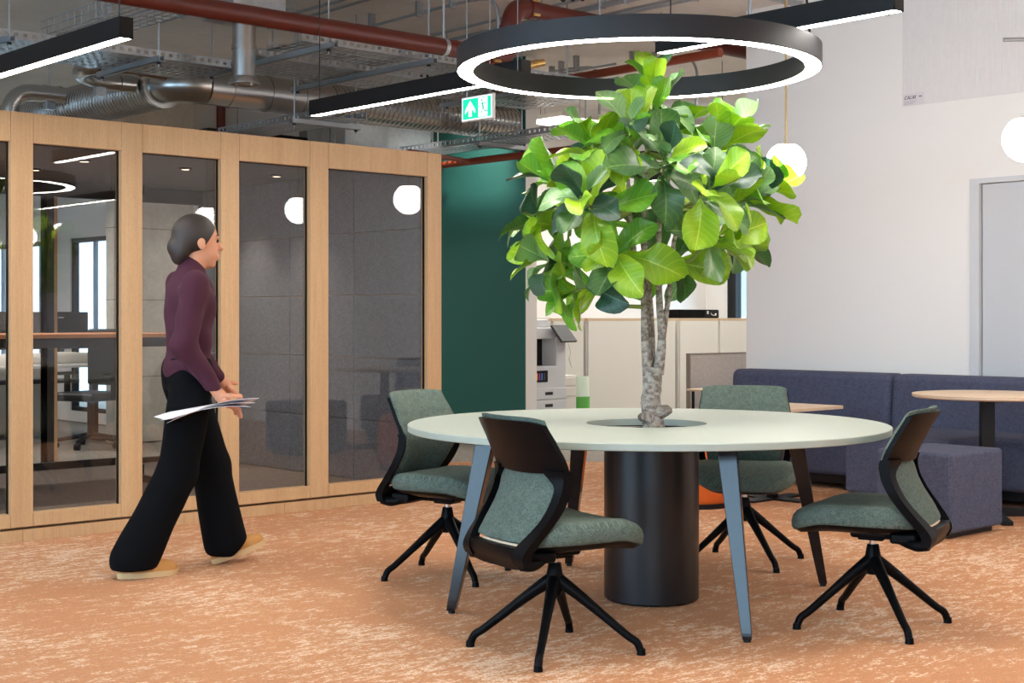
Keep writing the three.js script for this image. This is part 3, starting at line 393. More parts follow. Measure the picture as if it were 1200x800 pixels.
// ------------------------------------------------------------------ fiddle leaf tree
{
  const tr = thing('fiddle_leaf_tree', 'leafy fiddle-leaf tree growing up through the round table', 'tree', [TX, 0, TZ]);
  const vw = (r, y, d) => V3(0.738 * r + 0.6748 * d, y, 0.6748 * r - 0.738 * d), K = 278, at = (px, py, d = 0) => vw((px - 757.5) / K, 1.184 - (py - 372) / K, d);
  const trunkPts = [at(763, 540), at(766, 500), at(763, 478), at(764, 455), at(766, 430)];
  part('trunk', [tube(trunkPts, [0.054, 0.047, 0.042, 0.039, 0.042], { seg: 18, n: 30 }), tube([at(770, 484, -0.01), at(779, 478, -0.02), at(779, 474, -0.02)], [0.034, 0.03, 0.012], { seg: 12, n: 10 }), tube([at(762, 490, -0.02), at(751, 487, -0.03), at(749, 485, -0.03)], [0.03, 0.022, 0.01], { seg: 12, n: 10 })].map((g) => { const p = g.attributes.position; for (let i = 0; i < p.count; i++) { const y = p.getY(i), a = Math.atan2(p.getZ(i), p.getX(i)), k = 1 + 0.05 * Math.sin(y * 70 + a * 3) + 0.04 * Math.sin(y * 143 - a * 5); const c = trunkPts[1]; p.setX(i, c.x + (p.getX(i) - c.x) * k); p.setZ(i, c.z + (p.getZ(i) - c.z) * k); } g.computeVertexNormals(); return g; }), M.bark, tr);
  const stem = (pts, r) => part('stem', tube(pts, r, { seg: 10 }), M.bark, tr);
  stem([at(760, 440), at(756, 400), at(754, 345), at(744, 300), at(738, 250), at(736, 210)], [0.026, 0.017, 0.0135, 0.012, 0.01, 0.008]);
  stem([at(762, 436, 0.03), at(760, 390, 0.04), at(757, 320, 0.04), at(756, 240, 0.03), at(758, 180), at(762, 120)], [0.022, 0.016, 0.0135, 0.012, 0.01, 0.007]);
  stem([at(771, 438), at(775, 400, -0.02), at(772, 350, -0.02), at(772, 300), at(775, 240), at(790, 190)], [0.026, 0.018, 0.0145, 0.0125, 0.01, 0.008]);
  stem([at(772, 430, 0.02), at(780, 380, 0.03), at(788, 320, 0.04), at(793, 275, 0.04), at(815, 240, 0.02)], [0.018, 0.012, 0.0105, 0.009, 0.007]);
  stem([at(764, 436, 0.04), at(765, 380, 0.07), at(760, 310, 0.1), at(752, 260, 0.12)], [0.02, 0.014, 0.012, 0.01]);
  // leaf shapes: obovate blade, folded along the midrib, wavy rim
  const leafGeo = (curl, fold, wave, ph) => {
    const NL = 12, NW = 6, pos = [], uv = [], idx = [];
    for (let i = 0; i <= NL; i++) for (let j = 0; j <= NW; j++) {
      const s = i / NL, w = j / NW * 2 - 1, half = 0.345 * Math.pow(Math.sin(Math.PI * Math.min(0.999, 0.012 + Math.pow(s, 2.0) * 0.97)), 0.45) * lerp(0.62, 1, smooth(0, 0.5, s));
      const x = s * Math.cos(curl * s * 0.6), y = -Math.sin(curl * s * 0.6) * s + fold * Math.abs(w) * half + wave * Math.sin(s * 9 + ph + w * 2) * Math.abs(w) * 0.1;
      pos.push(x, y, w * half * (1 - 0.12 * fold)); uv.push(s, j / NW);
    }
    for (let i = 0; i < NL; i++) for (let j = 0; j < NW; j++) { const a = i * (NW + 1) + j; idx.push(a, a + 1, a + NW + 1, a + 1, a + NW + 2, a + NW + 1); }
    const g = new THREE.BufferGeometry(); g.setAttribute('position', new THREE.Float32BufferAttribute(pos, 3)); g.setAttribute('uv', new THREE.Float32BufferAttribute(uv, 2)); g.setIndex(idx); g.computeVertexNormals(); return g;
  };
  const geos = [leafGeo(0.5, 0.3, 0.5, 0), leafGeo(0.9, 0.45, 0.8, 1), leafGeo(0.2, 0.2, 0.6, 2), leafGeo(-0.3, 0.5, 0.7, 3), leafGeo(1.3, 0.35, 0.9, 4)];
  const leafTex = (a, b, vein) => texture(256, (i, x, y) => { const s = x / 256, w = (y / 256 - 0.5) * 2, mid = smooth(0.05, 0.015, Math.abs(w)), q = (s * 9 - Math.abs(w) * 2.2) % 1, side = smooth(0.1, 0.02, Math.min(Math.abs(q), 1 - Math.abs(q))) * 0.45; return mix3(mix3(a, b, 0.5 + 0.5 * Math.sin(s * 5 + w * 3)), vein, clamp(mid + side)); }, [1, 1]);
  const mk = (a, b, v) => phys({ map: leafTex(a, b, v), roughness: 0.42, transmission: 0.3, thickness: 0, side: THREE.DoubleSide, specularIntensity: 0.8 });
  const mats = [mk(rgb(158, 194, 26), rgb(130, 174, 30), rgb(198, 216, 88)), mk(rgb(110, 164, 36), rgb(86, 144, 40), rgb(160, 196, 86)), mk(rgb(72, 110, 50), rgb(60, 98, 50), rgb(122, 150, 84)), mk(rgb(44, 78, 58), rgb(38, 68, 52), rgb(88, 116, 90)), mk(rgb(128, 164, 104), rgb(104, 146, 88), rgb(180, 204, 150))];
  const tips = [[763, 118, 0, 0, 1, 0, 8], [700, 185, -0.1, -0.5, 0.9, -0.1, 9], [735, 178, -0.26, -0.1, 0.8, -0.5, 9], [800, 172, 0.12, 0.2, 0.9, 0.1, 8], [838, 180, -0.08, 0.45, 0.8, -0.1, 11], [662, 222, 0.02, -0.8, 0.55, 0, 9], [688, 250, -0.32, -0.5, 0.4, -0.8, 10], [648, 262, 0.08, -0.9, 0.2, 0, 8], [656, 308, -0.05, -0.9, 0.15, -0.1, 8], [690, 338, -0.06, -0.75, -0.15, -0.2, 8], [768, 205, -0.34, 0.1, 0.5, -0.8, 9], [812, 236, -0.36, 0.35, 0.35, -0.8, 10], [854, 242, -0.04, 0.8, 0.4, -0.1, 10], [882, 226, 0.08, 0.9, 0.35, 0.1, 7], [826, 285, -0.12, 0.7, 0, -0.4, 9], [850, 276, 0.18, 0.8, -0.1, 0.3, 7], [745, 260, 0.22, -0.1, 0.5, 0.7, 8], [722, 300, -0.18, -0.4, 0, -0.6, 7], [792, 305, 0.12, 0.3, -0.1, 0.4, 7], [700, 215, 0.28, -0.4, 0.6, 0.7, 8], [822, 225, 0.3, 0.4, 0.6, 0.7, 8], [765, 150, -0.1, 0, 0.9, -0.3, 7]];
  const anchors = [at(744, 300), at(757, 300, 0.04), at(772, 300), at(788, 310, 0.04), at(757, 230, 0.03), at(738, 250), at(775, 240), at(756, 360), at(758, 180)];
  let q = 0;
  for (const [px, py, d, ax, ay, az, n0] of tips) {
    const P = at(px, py, d), A = vw(ax, 0, az).setY(ay).normalize();
    let best = anchors[0], bd = 9; for (const a of anchors) { const e = a.distanceTo(P) + (a.y > P.y + 0.05 ? 0.4 : 0); if (e < bd) { bd = e; best = a; } }
    const mid = best.clone().lerp(P, 0.55).add(V3(0, -0.03, 0));
    part('branch', tube([best, mid, P, P.clone().addScaledVector(A, 0.1)], [0.01, 0.008, 0.006, 0.003], { seg: 7 }), M.stem, tr);
    const U = Math.abs(A.y) > 0.9 ? V3(1, 0, 0) : V3(0, 1, 0), e1 = U.clone().cross(A).normalize(), e2 = A.clone().cross(e1);
    const n = n0 + 2;
    for (let i = 0; i < n; i++) {
      const t = i / n, ang = i * 2.4 + q, spread = lerp(1.35, 0.3, t) + rr(-0.15, 0.15), rad = e1.clone().multiplyScalar(Math.cos(ang)).addScaledVector(e2, Math.sin(ang)), dir = A.clone().multiplyScalar(Math.cos(spread)).addScaledVector(rad, Math.sin(spread)).normalize();
      if (dir.y < -0.75) dir.y = -0.4;
      dir.normalize();
      const up = A.clone().addScaledVector(V3(0, 1, 0), 0.35).addScaledVector(dir, -A.dot(dir) - 0.35 * dir.y).normalize(), side = dir.clone().cross(up).normalize(), size = (ay > 0.85 && px > 750 && px < 770 ? 0.18 : 0.216) * lerp(1.05, 0.72, t) * rr(0.85, 1.2);
      const r = rnd(), m = new THREE.Mesh(geos[Math.floor(rnd() * 5)], mats[r < 0.36 ? 0 : r < 0.58 ? 1 : r < 0.76 ? 2 : r < 0.88 ? 3 : 4]); m.name = 'leaf'; m.castShadow = m.receiveShadow = true;
      const base = P.clone().addScaledVector(A, lerp(-0.05, 0.09, t)).addScaledVector(dir, 0.012);
      m.matrixAutoUpdate = true; m.quaternion.setFromRotationMatrix(new THREE.Matrix4().makeBasis(dir, side.clone().cross(dir).normalize(), side)); m.position.copy(base); m.scale.setScalar(size); tr.add(m);
    }
    q += 1.1;
  }
}
// ------------------------------------------------------------------ conference chairs
function makeChair() {
  const c = thing('swivel_chair', 'x', 'chair', [0, 0, 0]);
  // base: hub and four legs
  const base = new THREE.Group(); base.name = 'star_base'; c.add(base);
  part('hub', lathe([[0.0, 0.2], [0.024, 0.2], [0.034, 0.225], [0.03, 0.27], [0.023, 0.31], [0.021, 0.315], [0, 0.315]], 28), M.plastic, base);
  for (let k = 0; k < 4; k++) { const a = k * Math.PI / 2, P = (r, y) => [r * Math.cos(a), y, r * Math.sin(a)]; part('leg', [tube([P(0.01, 0.255), P(0.08, 0.206), P(0.17, 0.136), P(0.262, 0.064), P(0.294, 0.042), P(0.307, 0.014)], [0.026, 0.021, 0.0165, 0.0145, 0.0145, 0.014], { seg: 12 }), cyl(0.0165, 0.0145, 0, 0.022, P(0.309, 0)[0], P(0.309, 0)[2], 14)], M.plastic, base); }
  part('gas_column', cyl(0.0135, 0.0135, 0.312, 0.345, 0, 0, 16), M.chrome, c, 'chrome column');
  part('mechanism', [rbox(-0.13, 0.075, 0.343, 0.392, -0.062, 0.062, 0.012), rbox(-0.05, 0.05, 0.333, 0.35, -0.045, 0.045, 0.008), ...[0, 1, 2, 3, 4].map((i) => rbox(-0.118 + i * 0.013, -0.109 + i * 0.013, 0.35, 0.39, -0.075, 0.075, 0.003)), rbox(-0.2, -0.1, 0.345, 0.385, -0.17, 0.17, 0.012)], M.plastic, c);
  const out = (a, k, inset) => { const co = Math.cos(a), si = Math.sin(a), e = 0.55, X = Math.sign(co) * Math.abs(co) ** e * (0.245 * k - inset), Z = Math.sign(si) * Math.abs(si) ** e * (0.243 * k - inset) * (1 - 0.06 * co); return [X + 0.045, Z]; };
  const dip = (x, z, y) => y - 0.028 * smooth(0.12, 0.29, x) + 0.012 * smooth(0.12, 0.24, Math.abs(z)) - 0.006;
  part('seat', rings([[(x, z) => dip(x, z, 0.402), 0.9], [(x, z) => dip(x, z, 0.404), 0.97], [(x, z) => dip(x, z, 0.415), 1.0], [(x, z) => dip(x, z, 0.436), 1.006], [(x, z) => dip(x, z, 0.458), 0.985], [(x, z) => dip(x, z, 0.474), 0.93], [(x, z) => dip(x, z, 0.482), 0.84], [(x, z) => dip(x, z, 0.484), 0.6], [(x, z) => dip(x, z, 0.484), 0.3], [(x, z) => dip(x, z, 0.484), 0.001]], out, 64), M.green, c);
  part('seat_shell', rings([[(x, z) => dip(x, z, 0.378), 0.001], [(x, z) => dip(x, z, 0.378), 0.6], [(x, z) => dip(x, z, 0.39), 0.88], [(x, z) => dip(x, z, 0.405), 0.955], [(x, z) => dip(x, z, 0.41), 0.93], [(x, z) => dip(x, z, 0.41), 0.001]], out, 48), M.plastic, c);
  // back: profile over height, sides swept forward
  const prof = (h) => { const k = [[0.33, -0.235], [0.38, -0.262], [0.45, -0.235], [0.55, -0.172], [0.62, -0.148], [0.66, -0.152], [0.74, -0.19], [0.845, -0.245]]; for (let i = 0; i < k.length - 1; i++) if (h <= k[i + 1][0]) { const t = clamp((h - k[i][0]) / (k[i + 1][0] - k[i][0])), p0 = k[Math.max(0, i - 1)][1], p1 = k[i][1], p2 = k[i + 1][1], p3 = k[Math.min(k.length - 1, i + 2)][1]; return 0.5 * (2 * p1 + (p2 - p0) * t + (2 * p0 - 5 * p1 + 4 * p2 - p3) * t * t + (3 * p1 - p0 - 3 * p2 + p3) * t * t * t); } return k[k.length - 1][1]; };
  const wid = (h) => 0.2 + 0.028 * smooth(0.34, 0.55, h) - 0.02 * smooth(0.68, 0.85, h);
  const pt = (a, h, off) => [prof(h) + 0.05 * a * a * smooth(0.3, 0.5, h) + off, h, a * wid(h)];
  const th = 0.014;
  part('back_frame', [
    slab((s, t, k) => { const a = s * 2 - 1, h = lerp(0.645 + 0.012 * a * a, 0.832 - 0.012 * a ** 6, t); return pt(a, h, k ? th : -0.006); }, 20, 8),
    ...[-1, 1].map((sd) => slab((s, t, k) => { const h = lerp(0.345, 0.66, t), inner = lerp(0.70, 0.86, smooth(0.36, 0.5, h)) - 0.22 * smooth(0.6, 0.66, h), a = sd > 0 ? lerp(inner, 1.0, s) : lerp(-1.0, -inner, s); return pt(a, h, k ? 0.022 : -0.016); }, 4, 22)),
    slab((s, t, k) => { const a = s * 2 - 1, h = lerp(0.322 + 0.02 * a ** 4, 0.405, t); return pt(a * lerp(0.9, 1, smooth(0.33, 0.37, h)), h, (k ? 0.02 : -0.014) + 0.02 * (1 - t) * (1 - a * a)); }, 20, 5),
    ...[-1, 1].map((sd) => tube([[-0.245, 0.35, sd * 0.17], [-0.2, 0.345, sd * 0.165], [-0.12, 0.362, sd * 0.13]], [0.02, 0.022, 0.018], { seg: 10 })),
  ], M.plastic, c, 'black plastic back frame');
  part('back_pad', slab((s, t, k) => { const a = (s * 2 - 1), h = lerp(0.418, 0.846 - 0.01 * a ** 6, t), e = Math.min(1, 5 * Math.min(t, 1 - t, s, 1 - s) + 0.0), puff = Math.sqrt(clamp(e)); return pt(a * lerp(0.82, 0.985, smooth(0.5, 0.72, h)), h, k ? 0.02 + 0.034 * puff : 0.012 - 0.012 * smooth(0.66, 0.6, h) * puff); }, 24, 28, 1.2), M.green, c, 'green melange upholstered back');
  part('lumbar_slot', slab((s, t, k) => pt(lerp(-0.55, 0.55, s), lerp(0.405, 0.412, t), k ? 0.03 : 0.02), 10, 1), M.tableOak, c);
  return c;
}
{
  const proto = makeChair(), D = Math.PI / 180;
  const list = [[3.564, 3.673, -11, 35.6, 'green swivel chair turned away with its black back shell showing, beside the planter'], [4.237, 5.073, -74, 73.7, 'green swivel chair between the round table and the booth'], [5.537, 4.384, 219, 66.5, 'green swivel chair between the round table and the square side table'], [4.753, 3.142, 110, 58, 'green swivel chair in front of the navy ottoman']];
  list.forEach(([u, v, face, star, label], i) => { const c = i ? proto.clone() : proto; if (i) { c.name = numbered('swivel_chair'); scene.add(c); } c.position.set(u, 0, -v); c.rotation.y = face * D; c.userData = { label, category: 'chair', group: 'green swivel chairs around the round table' }; c.getObjectByName('star_base').rotation.y = (star - face) * D; });
}
// ------------------------------------------------------------------ sofa, ottoman, side tables
{
  const sofa = (v0, v1, label) => {
    const s = thing('sofa', label, 'sofa', [8.3, 0, -(v0 + v1) / 2], 0, 'navy sofa units along the white wall'), L = (v1 - v0) / 2 - 0.004;
    part('seat', rbox(0, 0.62, 0.1, 0.435, -L, L, 0.035, 5), M.navy, s);
    const g = rbox(0.4, 0.66, 0.36, 0.79, -L, L, 0.05, 5), p = g.attributes.position; for (let i = 0; i < p.count; i++) if (p.getX(i) < 0.53) p.setX(i, p.getX(i) + 0.08 * (p.getY(i) - 0.4)); part('backrest', g, M.navy, s);
    part('plinth', [box(0.06, 0.6, 0.04, 0.1, -L + 0.03, L - 0.03)], M.black, s);
    for (const z of [-L + 0.05, L - 0.12]) for (const x of [0.05, 0.5]) part('foot', box(x, x + 0.07, 0, 0.1, z, z + 0.07), M.black, s);
  };
  sofa(5.63, 7.05, 'navy sofa unit at the end by the copy room opening'); sofa(3.5, 5.63, 'navy sofa unit in front of the grey door');
  const ch = thing('sofa_extension', 'navy seat block pushed against the sofa behind the ottoman', 'sofa', [8.06, 0, -5.015]); part('seat', rbox(-0.235, 0.23, 0.06, 0.44, -0.375, 0.375, 0.03, 5), M.navy, ch); part('plinth', box(-0.19, 0.2, 0, 0.06, -0.33, 0.33), M.black, ch);
  const ot = thing('ottoman', 'navy cube ottoman beside the green swivel chair', 'ottoman', [7.145, 0, -4.295]); part('cushion', rbox(-0.275, 0.275, 0.03, 0.46, -0.235, 0.235, 0.025, 5), M.navy, ot); part('plinth', box(-0.23, 0.23, 0, 0.03, -0.19, 0.19), M.black, ot);
  const po = thing('pouf', 'round orange pouf behind the planter', 'pouf', [6.98, 0, -5.9]); part('cushion', lathe([[0.001, 0.03], [0.19, 0.03], [0.21, 0.06], [0.213, 0.24], [0.208, 0.39], [0.18, 0.425], [0.001, 0.43]], 48), M.orange, po); part('base_ring', cyl(0.2, 0.2, 0, 0.03, 0, 0, 40), M.black, po);
  const sq = thing('side_table', 'small square oak side table in front of the sofa', 'table', [7.6, 0, -5.79]); part('table_top', rbox(-0.335, 0.335, 0.588, 0.61, -0.32, 0.32, 0.003, 2), M.tableOak, sq); part('column', box(-0.026, 0.026, 0.012, 0.588, -0.026, 0.026), M.black, sq); part('mounting_plate', box(-0.15, 0.15, 0.576, 0.588, -0.15, 0.15), M.black, sq); part('base_plate', [box(-0.27, 0.27, 0, 0.012, -0.06, 0.06), box(-0.06, 0.06, 0, 0.012, -0.26, 0.26)], M.black, sq);
  const rt = thing('side_table', 'round oak side table with black cross foot by the ottoman', 'table', [7.9, 0, -4.43]); part('table_top', lathe([[0.001, 0.705], [0.42, 0.705], [0.432, 0.712], [0.434, 0.728], [0.43, 0.73], [0.001, 0.73]], 72), M.tableOak, rt); part('mounting_plate', box(-0.22, 0.22, 0.69, 0.705, -0.05, 0.05).rotateY(0.7), M.black, rt); part('column', box(-0.038, 0.038, 0.03, 0.69, -0.038, 0.038).rotateY(0.73), M.black, rt);
  for (let k = 0; k < 4; k++) part('foot', extrude([[0.02, 0], [0.42, 0], [0.42, 0.022], [0.03, 0.06]], 0.055, 0.003).translate(0, 0, -0.0275).rotateY(Math.PI / 4 + k * Math.PI / 2), M.black, rt);
}
// ------------------------------------------------------------------ pipes, ducts and trays under the ceiling
const across = (g) => g;
function strut(x0, y, v0, x1, v1, label, drops = []) {           // channel bar with threaded rods to the ceiling
  const t = thing('strut_channel', label, 'bracket', [0, 0, 0], 0, 'strut channels under the ceiling'), a = V3(x0, y, -v0), b = V3(x1, y, -v1), L = a.distanceTo(b), g = [box(0, L, -0.018, -0.014, -0.02, 0.02), box(0, L, -0.018, 0.022, -0.02, -0.016), box(0, L, -0.018, 0.022, 0.016, 0.02)];
  const m = part('channel', merge(g).rotateY(Math.atan2(-(b.z - a.z), b.x - a.x)).translate(a.x, a.y, a.z), M.zincPlain, t);
  for (const k of drops) { const p = a.clone().lerp(b, k); part('threaded_rod', rod([p.x, y - 0.05, p.z], [p.x, CEIL, p.z], 0.006, 6), M.zincPlain, t); part('nut', cyl(0.014, 0.014, y - 0.032, y - 0.018, p.x, p.z, 6), M.black, t); }
}
// perforated tray along x (or along z when turned); rows of slots between cross strips
function tray(x0, x1, v0, v1, y, label, turned = false, step = 0.06) {
  const t = thing('cable_tray', label, 'cable tray', [(x0 + x1) / 2, y, -(v0 + v1) / 2], turned ? Math.PI / 2 : 0, 'perforated cable trays under the ceiling'), g = [], L = (turned ? v1 - v0 : x1 - x0) / 2, w = (turned ? x1 - x0 : v1 - v0) / 2, n = Math.max(3, Math.round(2 * w / 0.1));
  for (let x = -L; x < L; x += step) g.push(box(x, Math.min(L, x + step * 0.5), 0, 0.002, -w, w));
  for (let i = 0; i <= n; i++) { const v = -w + 2 * w * i / n; g.push(box(-L, L, 0, 0.002, v - 0.018, v + 0.018)); }
  const b = part('tray_base', g, M.zinc, t); b.userData.kind = 'stuff';
  for (const v of [-w, w]) { const s = [box(-L, L, 0, 0.022, v - 0.0015, v + 0.0015), box(-L, L, 0.046, 0.06, v - 0.0015, v + 0.0015)]; for (let x = -L; x < L; x += step) s.push(box(x, x + step * 0.55, 0.022, 0.046, v - 0.0015, v + 0.0015)); part('side_flange', s, M.zinc, t); }
}
tray(5.42, 8.6, 8.58, 9.18, 3.0, 'wide perforated cable tray behind the red pipe over the booth'); tray(5.42, 8.7, 8.0, 8.42, 3.02, 'narrow perforated cable tray nearest the red pipe'); tray(2.6, 5.34, 8.75, 9.35, 2.925, 'perforated cable tray over the booth beside the spiral duct');
tray(8.2, 8.55, 8.4, 10.5, 2.7, 'low perforated cable tray in front of the green wall', true);
strut(6.37, 2.974, 7.76, 6.37, 9.53, 'strut channel crossing under both cable trays', [0.04, 0.96]); strut(5.52, 2.974, 7.75, 5.52, 9.4, 'strut channel at the end of the cable trays', [0.05, 0.95]); strut(4.72, 2.9, 8.6, 4.72, 9.5, 'strut channel under the tray beside the basket', [0.05, 0.95]); strut(3.7, 2.9, 8.6, 3.7, 9.5, 'strut channel under the tray at the booth corner', [0.05, 0.95]); strut(8.1, 2.674, 9.3, 8.65, 9.3, 'strut channel under the low tray', [0.05, 0.95]); strut(7.78, 2.974, 7.8, 7.78, 9.4, 'strut channel near the copy room opening', [0.05, 0.95]);
{ // wire basket tray along z
  const t = thing('wire_basket_tray', 'wire mesh basket tray running towards the spiral duct', 'cable tray', [0, 0, 0]), u0 = 4.2, u1 = 4.56, y = 3.08, v0 = 7.55, v1 = 9.3;
  for (let i = 0; i <= 6; i++) part('long_wire', rod([lerp(u0, u1, i / 6), y, -v0], [lerp(u0, u1, i / 6), y, -v1], 0.004, 6), M.zincPlain, t);
  for (const u of [u0, u1]) for (const h of [0.05, 0.1]) part('long_wire', rod([u, y + h, -v0], [u, y + h, -v1], 0.004, 6), M.zincPlain, t);
  for (let v = v0 + 0.05; v <= v1; v += 0.1) part('cross_wire', tube([[u0, y + 0.105, -v], [u0, y, -v], [u1, y, -v], [u1, y + 0.105, -v]], 0.0035, { seg: 5, straight: true }), M.zincPlain, t);
  for (const v of [8.0, 9.0]) part('hanger_rod', rod([u1 - 0.02, y, -v], [u1 - 0.02, CEIL, -v], 0.005, 6), M.zincPlain, t);
}
// spiral duct with standing seams
const ductG = (a, b, r, pitch = 0.05) => { const A = V3(...a), B = V3(...b), L = A.distanceTo(B), pts = []; for (let s = 0; s < L; s += pitch) { pts.push([r, s], [r, Math.min(L, s + pitch * 0.72)], [r + 0.009, Math.min(L, s + pitch * 0.8)], [r + 0.009, Math.min(L, s + pitch * 0.92)]); } pts.push([r, L]); const g = toCreasedNormals(new THREE.LatheGeometry(pts.map(([x, y]) => new THREE.Vector2(x, y)), 36), 0.5); g.applyQuaternion(new THREE.Quaternion().setFromUnitVectors(V3(0, 1, 0), B.clone().sub(A).normalize())).translate(A.x, A.y, A.z); return g; };
const pipeG = (a, b, r, seg = 28) => tube([a, b], [r, r], { seg });
const ringAt = (a, dir, r, w = 0.04) => { const d = V3(...dir).normalize().multiplyScalar(w / 2), A = V3(...a); return pipeG(A.clone().sub(d), A.clone().add(d), r); };
{
  const d = thing('spiral_duct', 'large ribbed metal spiral duct bending over the booth roof', 'duct', [0, 0, 0]), y = 2.97, r = 0.14, v = 9.8;
  part('ribbed_run', ductG([5.5, y, -14.5], [5.5, y, -10.05], 0.165), M.duct, d);
  part('collar', ringAt([5.5, y, -10.03], [0, 0, 1], 0.172, 0.06), M.duct, d);
  const el = []; for (let i = 0; i <= 8; i++) { const a = i / 8 * Math.PI / 2; el.push([5.5 + 0.24 * (1 - Math.cos(a)), y, -10.04 + 0.24 * Math.sin(a)]); }
  part('elbow', tube(el, r, { seg: 32, straight: true, caps: false }), M.duct, d);
  part('smooth_run', pipeG([5.74, y, -v], [6.9, y, -v], r, 32), M.duct, d);
  for (const x of [5.95, 6.3, 6.62]) part('collar', ringAt([x, y, -v], [1, 0, 0], r + 0.006, 0.03), M.duct, d);
  part('ribbed_run', ductG([6.9, y, -v], [8.95, y, -v], r + 0.004), M.duct, d);
  part('hanger_strap', [rod([6.45, y, -v - 0.14], [6.45, CEIL, -v - 0.14], 0.006), rod([8.0, y, -v + 0.145], [8.0, CEIL, -v + 0.145], 0.006)], M.zincPlain, d);
  const br = (label, pts, r, rings2, hang) => { const b = thing('branch_duct', label, 'duct', [0, 0, 0], 0, 'branch ducts'); part('bend', tube(pts, r, { seg: 24, n: 36 }), M.duct, b); for (const [p, dir] of rings2) part('collar', ringAt(p, dir, r + 0.005, 0.02), M.duct, b); part('damper_box', rbox(hang[0] - 0.04, hang[0] + 0.04, hang[1] - r - 0.06, hang[1] - r + 0.01, hang[2] - 0.03, hang[2] + 0.03, 0.005), M.zinc, b); part('hanger_rod', rod([hang[0], hang[1], hang[2]], [hang[0], CEIL, hang[2]], 0.005), M.zincPlain, b); };
  br('small elbow duct dropping behind the oak booth roof', [[5.315, 3.02, -11.3], [5.15, 3.03, -11.36], [5.0, 3.02, -11.41], [4.91, 2.93, -11.43], [4.9, 2.6, -11.44]], 0.07, [[[5.16, 3.03, -11.36], [1, 0, -0.3]], [[5.27, 3.025, -11.32], [1, 0, -0.3]]], [5.2, 3.03, -11.35]);
  br('small hairpin duct between the cable tray and the spiral duct', [[5.3, 3.0, -9.62], [4.95, 3.01, -9.62], [4.76, 2.995, -9.75], [4.82, 2.98, -9.98], [5.08, 2.97, -10.12], [5.315, 2.97, -10.12]], 0.06, [[[5.1, 3.005, -9.62], [1, 0, 0]], [[5.2, 2.97, -10.12], [1, 0, 0]]], [5.02, 2.97, -10.1]);
  const s = thing('air_valve', 'vertical round duct stub with a flared air valve over the booth', 'air vent', [5.2, 0, -8.36]);
  part('stub', cyl(0.078, 0.078, 2.8, CEIL - 0.42, 0, 0, 28), M.duct, s); part('flange', ringAt([0, 3.0, 0], [0, 1, 0], 0.084, 0.03), M.duct, s); part('flare', lathe([[0.02, 2.76], [0.055, 2.745], [0.06, 2.76], [0.07, 2.77], [0.105, 2.755], [0.105, 2.765], [0.079, 2.805], [0.05, 2.81]], 36), M.duct, s); part('box', box(-0.2, 0.2, CEIL - 0.42, CEIL - 0.02, -0.2, 0.2), M.zinc, s);
}
tray(6.34, 6.7, 9.0, 10.6, 2.72, 'low perforated cable tray running under the spiral duct', true);
strut(6.2, 2.696, 9.3, 6.85, 9.3, 'strut channel under the low tray below the spiral duct', [0.05, 0.95]);
{
  const u = thing('fan_coil_unit', 'grey metal fan coil unit with a round flange above the booth corner', 'air unit', [8.2, 0, -10.9]);
  part('casing', rbox(-0.55, 0.45, 2.62, 2.98, -0.3, 0.3, 0.01), M.zinc, u); part('flange', [pipeG([0.45, 2.8, 0], [0.56, 2.8, 0], 0.16), ringAt([0.56, 2.8, 0], [1, 0, 0], 0.18, 0.03)], M.duct, u); for (const z of [-0.3, 0.26]) part('support_rail', box(-0.7, 0.6, 2.58, 2.62, z, z + 0.04), M.charcoal, u); for (const x of [-0.65, 0.55]) part('hanger_rod', rod([x, 2.58, 0.28], [x, CEIL, 0.28], 0.006), M.zincPlain, u);
  const bp = thing('insulated_pipes', 'pair of black insulated pipes on the far wall above the booth', 'pipe', [7.95, 0, -12.5]); for (const k of [0, 1]) part('pipe_run', tube([[-0.25, 2.3, k * 0.1], [-0.25, 2.75 + k * 0.12, k * 0.1], [-0.15, 2.85 + k * 0.12, k * 0.1], [0.9, 2.88 + k * 0.12, k * 0.1]], 0.04, { seg: 14, n: 30 }), M.black, bp); part('bracket', box(0.5, 0.54, 2.8, CEIL, -0.02, 0.12), M.zincPlain, bp);
  const eb = thing('electrical_box', 'dark electrical cabinet with cables high on the far wall', 'cabinet', [7.75, 2.2, -12.88]); part('case', box(-0.22, 0.5, 0, 0.9, -0.1, 0.1), std({ color: '#2a2826', roughness: 0.7 }), eb); part('cover', box(-0.1, 0.1, 0.1, 0.6, 0.1, 0.12), M.zincPlain, eb); part('cable', tube([[0.02, 0.75, 0.12], [0.05, 0.4, 0.14], [0.16, 0.15, 0.13], [0.3, 0.02, 0.12]], 0.012, { seg: 8 }), M.black, eb);
  const rs = thing('red_riser', 'vertical red sprinkler riser beside the concrete column', 'pipe', [7.42, 0, -12.35]); part('riser', cyl(0.045, 0.045, 0, CEIL, 0, 0, 20), M.red, rs); part('clamp', ringAt([0, 2.9, 0], [0, 1, 0], 0.05, 0.03), M.zincPlain, rs);
}
